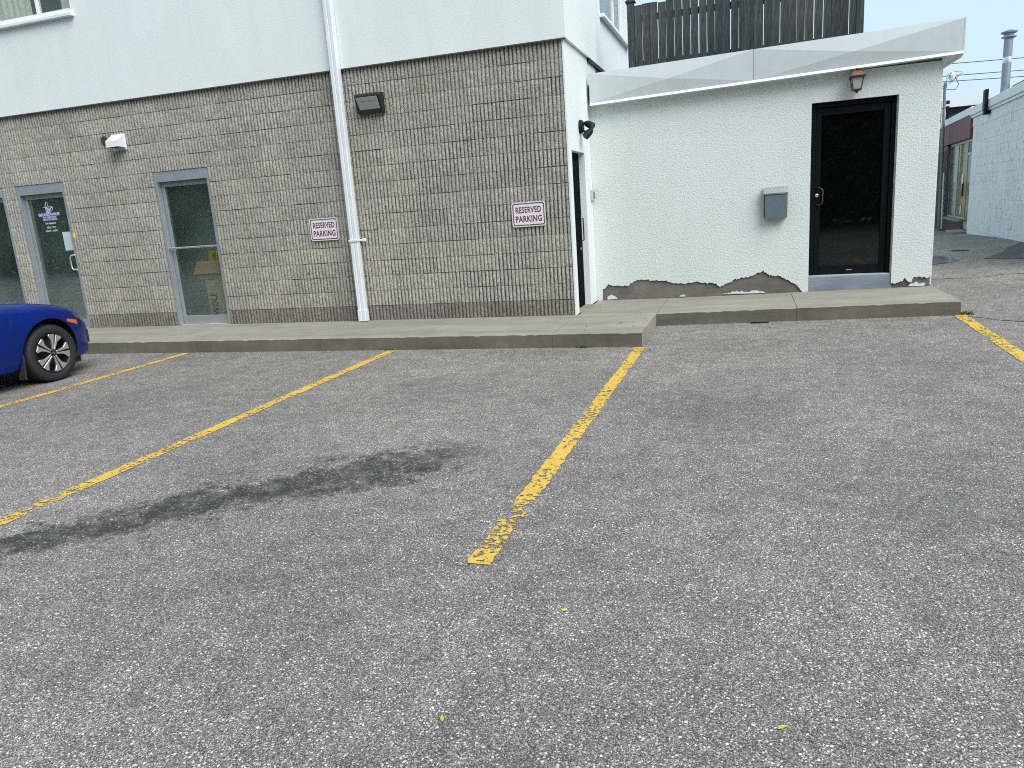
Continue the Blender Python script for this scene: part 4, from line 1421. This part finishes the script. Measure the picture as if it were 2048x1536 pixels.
# courses of painted block on the near face
cnt = 0
for r_ in range(13):
    z0 = .18 + r_ * .2
    y = 16.6 + (0 if r_ % 2 else .2)
    while y < 23.0:
        if cnt < 300 and y > 16.6:
            yb = min(y + .394, 23.18)
            m = MB(); nbox(m, y + .003, yb, -.004 - random.uniform(0, .006), .01, z0 + .003, z0 + .196)
            obj('block', m, 'peel', wall); cnt += 1
        y += .4
m = MB(); nbox(m, 12.5, 23.22, -.015, .3, 2.765, 3.0)
obj('frieze', m, 'peel', nb)
m = MB(); nbox(m, 12.5, 23.3, -.05, .3, 3.005, 3.06)
obj('fascia', m, 'white_metal', nb)
m = MB(); nbox(m, 12.5, 23.35, -.08, .3, 3.065, 3.26)
obj('gutter', m, 'white_metal', nb, bevel=.01)
m = MB(); nbox(m, 12.5, 21.65, .5, .7, 3.0, 3.55); nbox(m, 12.5, 23.0, .3, 9, 2.95, 3.05)
obj('roof', m, 'dark_roof', nb)
m = MB(); nbox(m, 12.5, 12.7, .3, 9, -.3, 2.95); nbox(m, 29.4, 29.6, .1, 9, -.3, 2.95)
obj('end_wall', m, 'peel', nb)
m = MB(); nbox(m, 21.05, 21.3, -.16, -.085, 3.02, 3.48); k = npt(21.05, -.16)
nbox(m, 21.06, 21.28, -.15, -.02, 2.92, 3.02)
obj('scupper', m, 'black_plastic', nb, bevel=.01)
# storefront portion
m = MB(); nbox(m, 23.3, 29.5, -.02, .15, 2.52, 3.10)
rp = obj('red_fascia', m, 'maroon', nb)
for k in range(9):
    m = MB(); y = 23.4 + k * .68; nbox(m, y, y + .665, -.035, -.019, 2.525, 3.09); obj('panel', m, 'maroon', rp)
m = MB(); nbox(m, 23.3, 29.5, -.06, .5, 3.105, 3.30)
obj('coping', m, 'white_metal', nb, bevel=.01)
m = MB(); nbox(m, 23.22, 29.5, .3, .45, -.3, 3.05)
obj('back_wall', m, 'kraft', nb)
sf = MB()
for y in (23.25, 24.28, 25.75, 27.15):
    nbox(sf, y, y + .07, .086, .12, .05 if y < 24.4 else .36, 2.51)
nbox(sf, 24.35, 27.15, .086, .12, .36, .42); nbox(sf, 23.32, 27.15, .08, .12, 2.45, 2.515); nbox(sf, 23.32, 24.28, .086, .12, 2.10, 2.17)
nbox(sf, 23.32, 24.28, .086, .12, .10, .30)
so = obj('shopfront', sf, 'alu_shaded', nb)
m = MB(); nbox(m, 23.3, 27.2, .095, .10, .12, 2.46)
obj('glass_pane', m, 'glass_shop', so)
m = MB(); nbox(m, 24.35, 24.40, -.0, .05, 1.0, 1.35); obj('handle', m, 'bronze', so)
m = MB(); nbox(m, 24.75, 25.0, .085, .090, 1.2, 1.62); obj('notice', m, 'letter_white', so)
m = MB(); nbox(m, 24.85, 25.0, .085, .090, .5, .72); obj('notice', m, 'letter_white', so)
m = MB(); nbox(m, 24.36, 25.74, .103, .106, .43, 2.44); obj('paper_sheet', m, 'kraft', so)
m = MB(); nbox(m, 23.33, 24.27, .103, .106, .31, 2.09); obj('paper_sheet', m, 'kraft', so)
m = MB(); nbox(m, 25.83, 26.4, .103, .106, .43, 2.44); obj('blind', m, 'curtain', so)
m = MB(); nbox(m, 26.42, 27.14, .103, .106, .43, 2.44); obj('blind', m, 'mail_grey', so)
m = MB(); nbox(m, 24.4, 29.5, .0, .3, -.3, .30); nbox(m, 27.25, 29.5, .0, .3, .30, 2.51)
bw = obj('brick_pier', m, 'mortar', nb)
for r_ in range(33):
    z0 = -.12 + r_ * .078
    if z0 < .27:
        ylist = np.arange(24.45, 29.3, .23)
    else:
        ylist = np.arange(27.28, 29.3, .23)
    for y in ylist:
        y = y + (.115 if r_ % 2 else 0)
        if cnt > 560 or z0 > 2.43: continue
        m = MB(); nbox(m, y, y + .215, -.012, .01, z0, z0 + .066); obj('brick', m, 'brick', bw); cnt += 1
m = MB(); nbox(m, 24.4, 27.2, -.05, .06, .305, .355)
obj('window_ledge', m, 'concrete', nb)
m = MB(); nbox(m, 23.3, 24.3, -.35, .05, -.2, .10)
obj('step', m, 'concrete', nb, bevel=.02)

ch = thing('flue_pipe', (5.55, 20.6, 3.1), 'galvanised flue pipe with cap above the neighbouring roof', 'flue')
ch_x, ch_y = 5.62, 20.9
m = MB(); m.lathe([(.09, 3.02), (.09, 4.50)], (ch_x, ch_y, 0), 'Z', 20); obj('pipe', m, 'galv', ch, smooth=40)
m = MB(); m.lathe([(.088, 4.50), (.15, 4.53), (.15, 4.55), (.10, 4.56), (.10, 4.60), (.16, 4.62), (.165, 4.65), (.02, 4.70)], (ch_x, ch_y, 0), 'Z', 20); obj('cap', m, 'galv', ch, smooth=30)
m = MB(); m.lathe([(.092, 3.98), (.094, 4.0), (.094, 4.09), (.092, 4.11)], (ch_x, ch_y, 0), 'Z', 20); obj('band', m, 'bright_metal', ch, smooth=40)

# mast with service wires at the far corner
ms_ = thing('service_mast', (5.70, 27.0, -.1), 'thin grey service mast with looping wires beside the red fascia', 'utility mast')
m = MB(); m.tube([(5.73, 27, -.15), (5.66, 27, 4.35)], [.045, .04], 10); obj('pole', m, 'pole_wood', ms_, smooth=40)
m = MB(); m.tube([(5.78, 26.96, .0), (5.76, 26.96, 1.7)], .022, 8); obj('conduit', m, 'white_pvc', ms_, smooth=40)
m = MB(); m.tube([(5.715, 27, 4.2), (5.70, 27, 4.55), (5.74, 27, 4.6), (5.78, 27, 4.5)], .012, 6); obj('weatherhead', m, 'galv', ms_)
m = MB()
for P in ([(5.70, 27, 4.15), (5.95, 27, 4.12), (6.03, 27, 4.25), (5.92, 27, 4.5), (5.80, 27, 4.62), (5.74, 27, 4.45)], [(5.76, 27, 4.3), (5.95, 27, 4.45), (6.12, 27, 4.6), (5.9, 27, 4.63)], [(5.66, 27, 4.2), (5.45, 27, 4.1), (5.42, 27, 3.85), (5.6, 27, 3.5)], [(5.67, 27, 4.28), (5.4, 27, 4.12)]):
    m.tube(P, .010, 5)
obj('wire', m, 'wire', ms_)
m = MB(); m.lathe([(.05, 3.58), (.05, 3.66)], (5.77, 27, 0), 'Z', 10); m.lathe([(.05, 3.72), (.05, 3.82)], (5.77, 27, 0), 'Z', 10); obj('insulator', m, 'black_plastic', ms_)
m = MB(); m.lathe([(.03, 4.35), (.08, 4.42), (.09, 4.55), (.03, 4.62)], (5.86, 27.05, 0), 'Z', 12); obj('meter_head', m, 'white_pvc', ms_, smooth=40)

def wire(z0, z1, lab):
    m = MB(); P = []
    for k in range(25):
        f = k / 24; x = -25 + 80 * f
        z = z0 + (z1 - z0) * (x - 9.4) / 3.45 * .35 - .5 * (1 - (2 * f - 1) ** 2) + .48
        P.append((x, 45, z))
    m.tube(P, .018, 5)
    tag(obj('overhead_wire', m, 'wire', None), lab, 'wire', 'overhead wires')
wire(7.14, 6.85, 'uppermost of the three dark overhead wires against the sky')
wire(6.57, 6.27, 'middle one of the three dark overhead wires')
wire(6.31, 5.92, 'lowest of the three dark overhead wires')

# far building behind the alley
fb = thing('far_building', (10, 36, 0), 'dark-walled building with white eaves beyond the alley', 'building')
m = MB(); m.box(7.35, 16, 34.2, 42, -.3, 4.15); obj('wall', m, 'dark_roof', fb)
m = MB(); m.box(7.05, 16.2, 33.9, 34.15, 4.17, 4.42); obj('eaves_board', m, 'white_metal', fb)
m = MB(); m.box(7.06, 7.2, 33.95, 34.3, 3.0, 4.16); obj('corner_trim', m, 'white_metal', fb)
m = MB(); m.box(7.05, 16.2, 34.16, 42.2, 4.2, 4.35); obj('roof', m, 'dark_roof', fb)
m = MB(); m.box(5.9, 7.04, 34.0, 42, 2.6, 4.0); obj('red_wall', m, 'maroon', fb)
for k in range(4):
    m = MB(); m.box(8.2 + k * 1.7, 9.2 + k * 1.7, 34.15, 34.19, 1.2, 2.6); obj('window', m, 'headlight', fb)

# ------------------------------------------------------------------ trees and small plants
def crown_mesh(name, rad, n, size, seed, clumps=26):
    rng = random.Random(seed); m = MB()
    cs = []
    for k in range(clumps):
        while True:
            p = Vector((rng.uniform(-1, 1), rng.uniform(-1, 1), rng.uniform(-1, 1)))
            if p.length < 1: break
        cs.append((p, rng.uniform(.22, .42)))
    for i in range(n):
        c, r_ = rng.choice(cs)
        q = c + Vector((rng.gauss(0, 1), rng.gauss(0, 1), rng.gauss(0, 1))) * (r_ * .6)
        p = Vector((q.x * rad[0], q.y * rad[1], q.z * rad[2]))
        d = Vector((rng.gauss(0, 1), rng.gauss(0, 1), rng.gauss(0, 1))).normalized()
        e = d.orthogonal().normalized(); f = d.cross(e)
        s_ = size * rng.uniform(.6, 1.3)
        m.add([p - e * s_, p + f * s_ * .5, p + e * s_, p - f * s_ * .5], [(0, 1, 2, 3)])
    me = bpy.data.meshes.new(name); me.from_pydata(m.v, [], m.f); me.materials.append(M['leaf'])
    return me
def trunk_mesh(h, r_, seed):
    rng = random.Random(seed); m = MB()
    m.tube([(0, 0, -.2), (.05, 0, h * .4), (0, .06, h * .75), (.05, 0, h)], [r_, r_ * .8, r_ * .6, r_ * .3], 9)
    for k in range(6):
        a = rng.uniform(0, 6.28); z = h * rng.uniform(.45, .8); L = h * rng.uniform(.25, .4)
        m.tube([(0, 0, z), (math.cos(a) * L * .5, math.sin(a) * L * .5, z + L * .4), (math.cos(a) * L, math.sin(a) * L, z + L * .65)], [r_ * .35, r_ * .22, r_ * .08], 6)
    return mesh_from('trunk', m, smooth=60)
cm = [crown_mesh('crown', (3.7, 3.2, 3.9), 7000, .30, 11 + k, 46) for k in range(2)]
tm = trunk_mesh(5.0, .2, 3); tm.materials.append(M['bark'])
rng = random.Random(5)
xx = -46
k = 0
while xx < 16:
    t_ = thing('leafy_tree', (xx, -13 + rng.uniform(-1.5, 1.5), 0), 'leafy tree behind the lot, seen only as a dark reflection in glass', 'tree', 'trees mirrored in the glass doors')
    s_ = rng.uniform(.95, 1.25)
    for nm2, me in (('crown', cm[k % 2]), ('trunk', tm)):
        o = bpy.data.objects.new(nm2, me); col.objects.link(o); o.parent = t_
        o.location = (0, 0, 4.1 * s_ if nm2 == 'crown' else 0); o.scale = (s_, s_, s_); o.rotation_euler = (0, 0, rng.uniform(0, 6.28))
    xx += rng.uniform(4.2, 5.4); k += 1
hm = MB(); hr = random.Random(77)
for i in range(22000):
    p = Vector((hr.uniform(-48, 18), -12.2 + hr.gauss(0, .35), abs(hr.gauss(0, 1)) * 1.0 + hr.uniform(0, 1.1)))
    d = Vector((hr.gauss(0, 1), hr.gauss(0, 1), hr.gauss(0, 1))).normalized(); e = d.orthogonal().normalized(); f = d.cross(e); s_ = hr.uniform(.16, .30)
    hm.add([p - e * s_, p + f * s_ * .6, p + e * s_, p - f * s_ * .6], [(0, 1, 2, 3)])
hg = thing('hedge', (-15, -12.2, 0), 'long dark hedge behind the lot, seen only mirrored in the glass', 'hedge')
obj('foliage', hm, 'leaf', hg)
hm = MB()
for i in range(34):
    hm.tube([(-47 + i * 1.92, -12.2, 0), (-47 + i * 1.92 + .1, -12.2, 1.4)], [.04, .015], 5)
obj('stems', hm, 'bark', hg)
# tree beyond the alley and the one behind the neighbour's roof
def small_tree(x, y, z, rad, n, size, label, seed, h):
    t_ = thing('leafy_tree', (x, y, z), label, 'tree')
    me = crown_mesh('crown', rad, n, size, seed, 20)
    o = bpy.data.objects.new('crown', me); col.objects.link(o); o.parent = t_; o.location = (0, 0, h)
    tm2 = trunk_mesh(h, .09, seed); tm2.materials.append(M['bark'])
    o = bpy.data.objects.new('trunk', tm2); col.objects.link(o); o.parent = t_
small_tree(6.6, 31.5, -.1, (.75, .8, 1.15), 1500, .09, 'dark leafy tree in the gap beyond the white annex', 4, 1.6)
small_tree(8.3, 25.2, -.1, (1.5, 1.4, .62), 420, .06, 'sparse treetop peeking over the neighbouring roof beside the flue', 9, 3.35)

def leaf(x, y, s_, rz_, label, mat='leaf_y'):
    m = MB(); z = ground_h(x, y) + .006
    P = [(-1, 0, 0), (-.5, .30, .16), (.1, .36, .22), (.7, .16, .14), (1, 0, .05), (.7, -.16, .12), (.1, -.36, .20), (-.5, -.30, .14), (0, 0, .03)]
    c_, s2 = math.cos(rz_), math.sin(rz_)
    m.v = [(x + s_ * (a * c_ - b * s2), y + s_ * (a * s2 + b * c_), z + s_ * h_) for a, b, h_ in P]
    m.f = [(i, (i + 1) % 8, 8) for i in range(8)]
    tag(obj('fallen_leaf', m, mat, None, smooth=80), label, 'leaf')
leaf(.095, 1.968, .017, .6, 'small yellow-green leaf on the asphalt at lower right')
leaf(-.885, 1.80, .016, 2.0, 'small yellowish leaf on the asphalt at bottom centre')
m = MB(); m.v = [(-.665 + a, 2.483 + b, .005) for a, b in ((-.012, -.004), (.0, -.008), (.014, .0), (.006, .009), (-.008, .006))]; m.f = [(0, 1, 2, 3, 4)]
obj('paint_fleck', m, 'yellow_box', lot)

def weed(x, y, z, n, h, label, seed):
    rng = random.Random(seed); m = MB()
    for i in range(n):
        a = rng.uniform(0, 6.28); L = h * rng.uniform(.5, 1.2); w = .006
        bx, by = x + rng.gauss(0, .035), y + rng.gauss(0, .02)
        m.add([(bx - w, by, z), (bx + w, by, z), (bx + math.cos(a) * L * .6, by + math.sin(a) * L * .6, z + L * .8)], [(0, 1, 2)])
    tag(obj('weed_tuft', m, 'weed', None), label, 'weed')
weed(2.25, 9.16, ground_h(2.25, 9.16) + .002, 60, .05, 'dark weed tuft at the end of the kerb', 1)
weed(-1.70, 7.775, .002, 40, .04, 'little weeds at the foot of the kerb landing', 2)
weed(-4.0, 7.775, .002, 24, .03, 'tiny weeds where a yellow line meets the kerb', 3)
# loose grit along the kerb
rng = random.Random(8); m = MB()
for i in range(900):
    if i < 420:
        x, y = -1.04 + abs(rng.gauss(0, .16)), rng.uniform(7.75, 9.12)
    elif i < 640:
        x, y = rng.uniform(-1.0, 2.2), 9.10 - abs(rng.gauss(0, .05))
    else:
        x, y = rng.uniform(-8, -1.1), 7.765 - abs(rng.gauss(0, .04))
    s_ = rng.uniform(.003, .009); z = ground_h(x, y)
    m.add([(x - s_, y - s_ * .6, z), (x + s_, y - s_ * .4, z), (x + s_ * .3, y + s_, z), (x + rng.uniform(-.3, .3) * s_, y, z + s_ * 1.1)], [(0, 1, 3), (1, 2, 3), (2, 0, 3)])
o = obj('grit', m, 'stone', None, kind='stuff'); o['label'] = 'loose grit gathered along the foot of the kerb'
# twigs on the landing
for i, (x, y, a, l) in enumerate(((-1.42, 8.45, .1, .05), (-1.75, 8.25, 1.9, .03), (-1.22, 8.2, 1.8, .03), (-1.72, 7.95, 1.6, .025), (-1.16, 8.75, 1.4, .02))):
    m = MB(); m.tube([(x, y, ZB + .004), (x + math.cos(a) * l, y + math.sin(a) * l, ZB + .005)], .004, 5)
    tag(obj('twig', m, 'bark', None), 'tiny dark twig lying on the concrete landing', 'twig', 'twigs on the landing')
m = MB(); m.box(.02, .22, 9.06, 9.085, ground_h(.1, 9.07) + .002, ground_h(.1, 9.07) + .012)
tag(obj('wood_strip', m, 'black_plastic', None), 'thin dark strip lying against the annex kerb', 'debris')
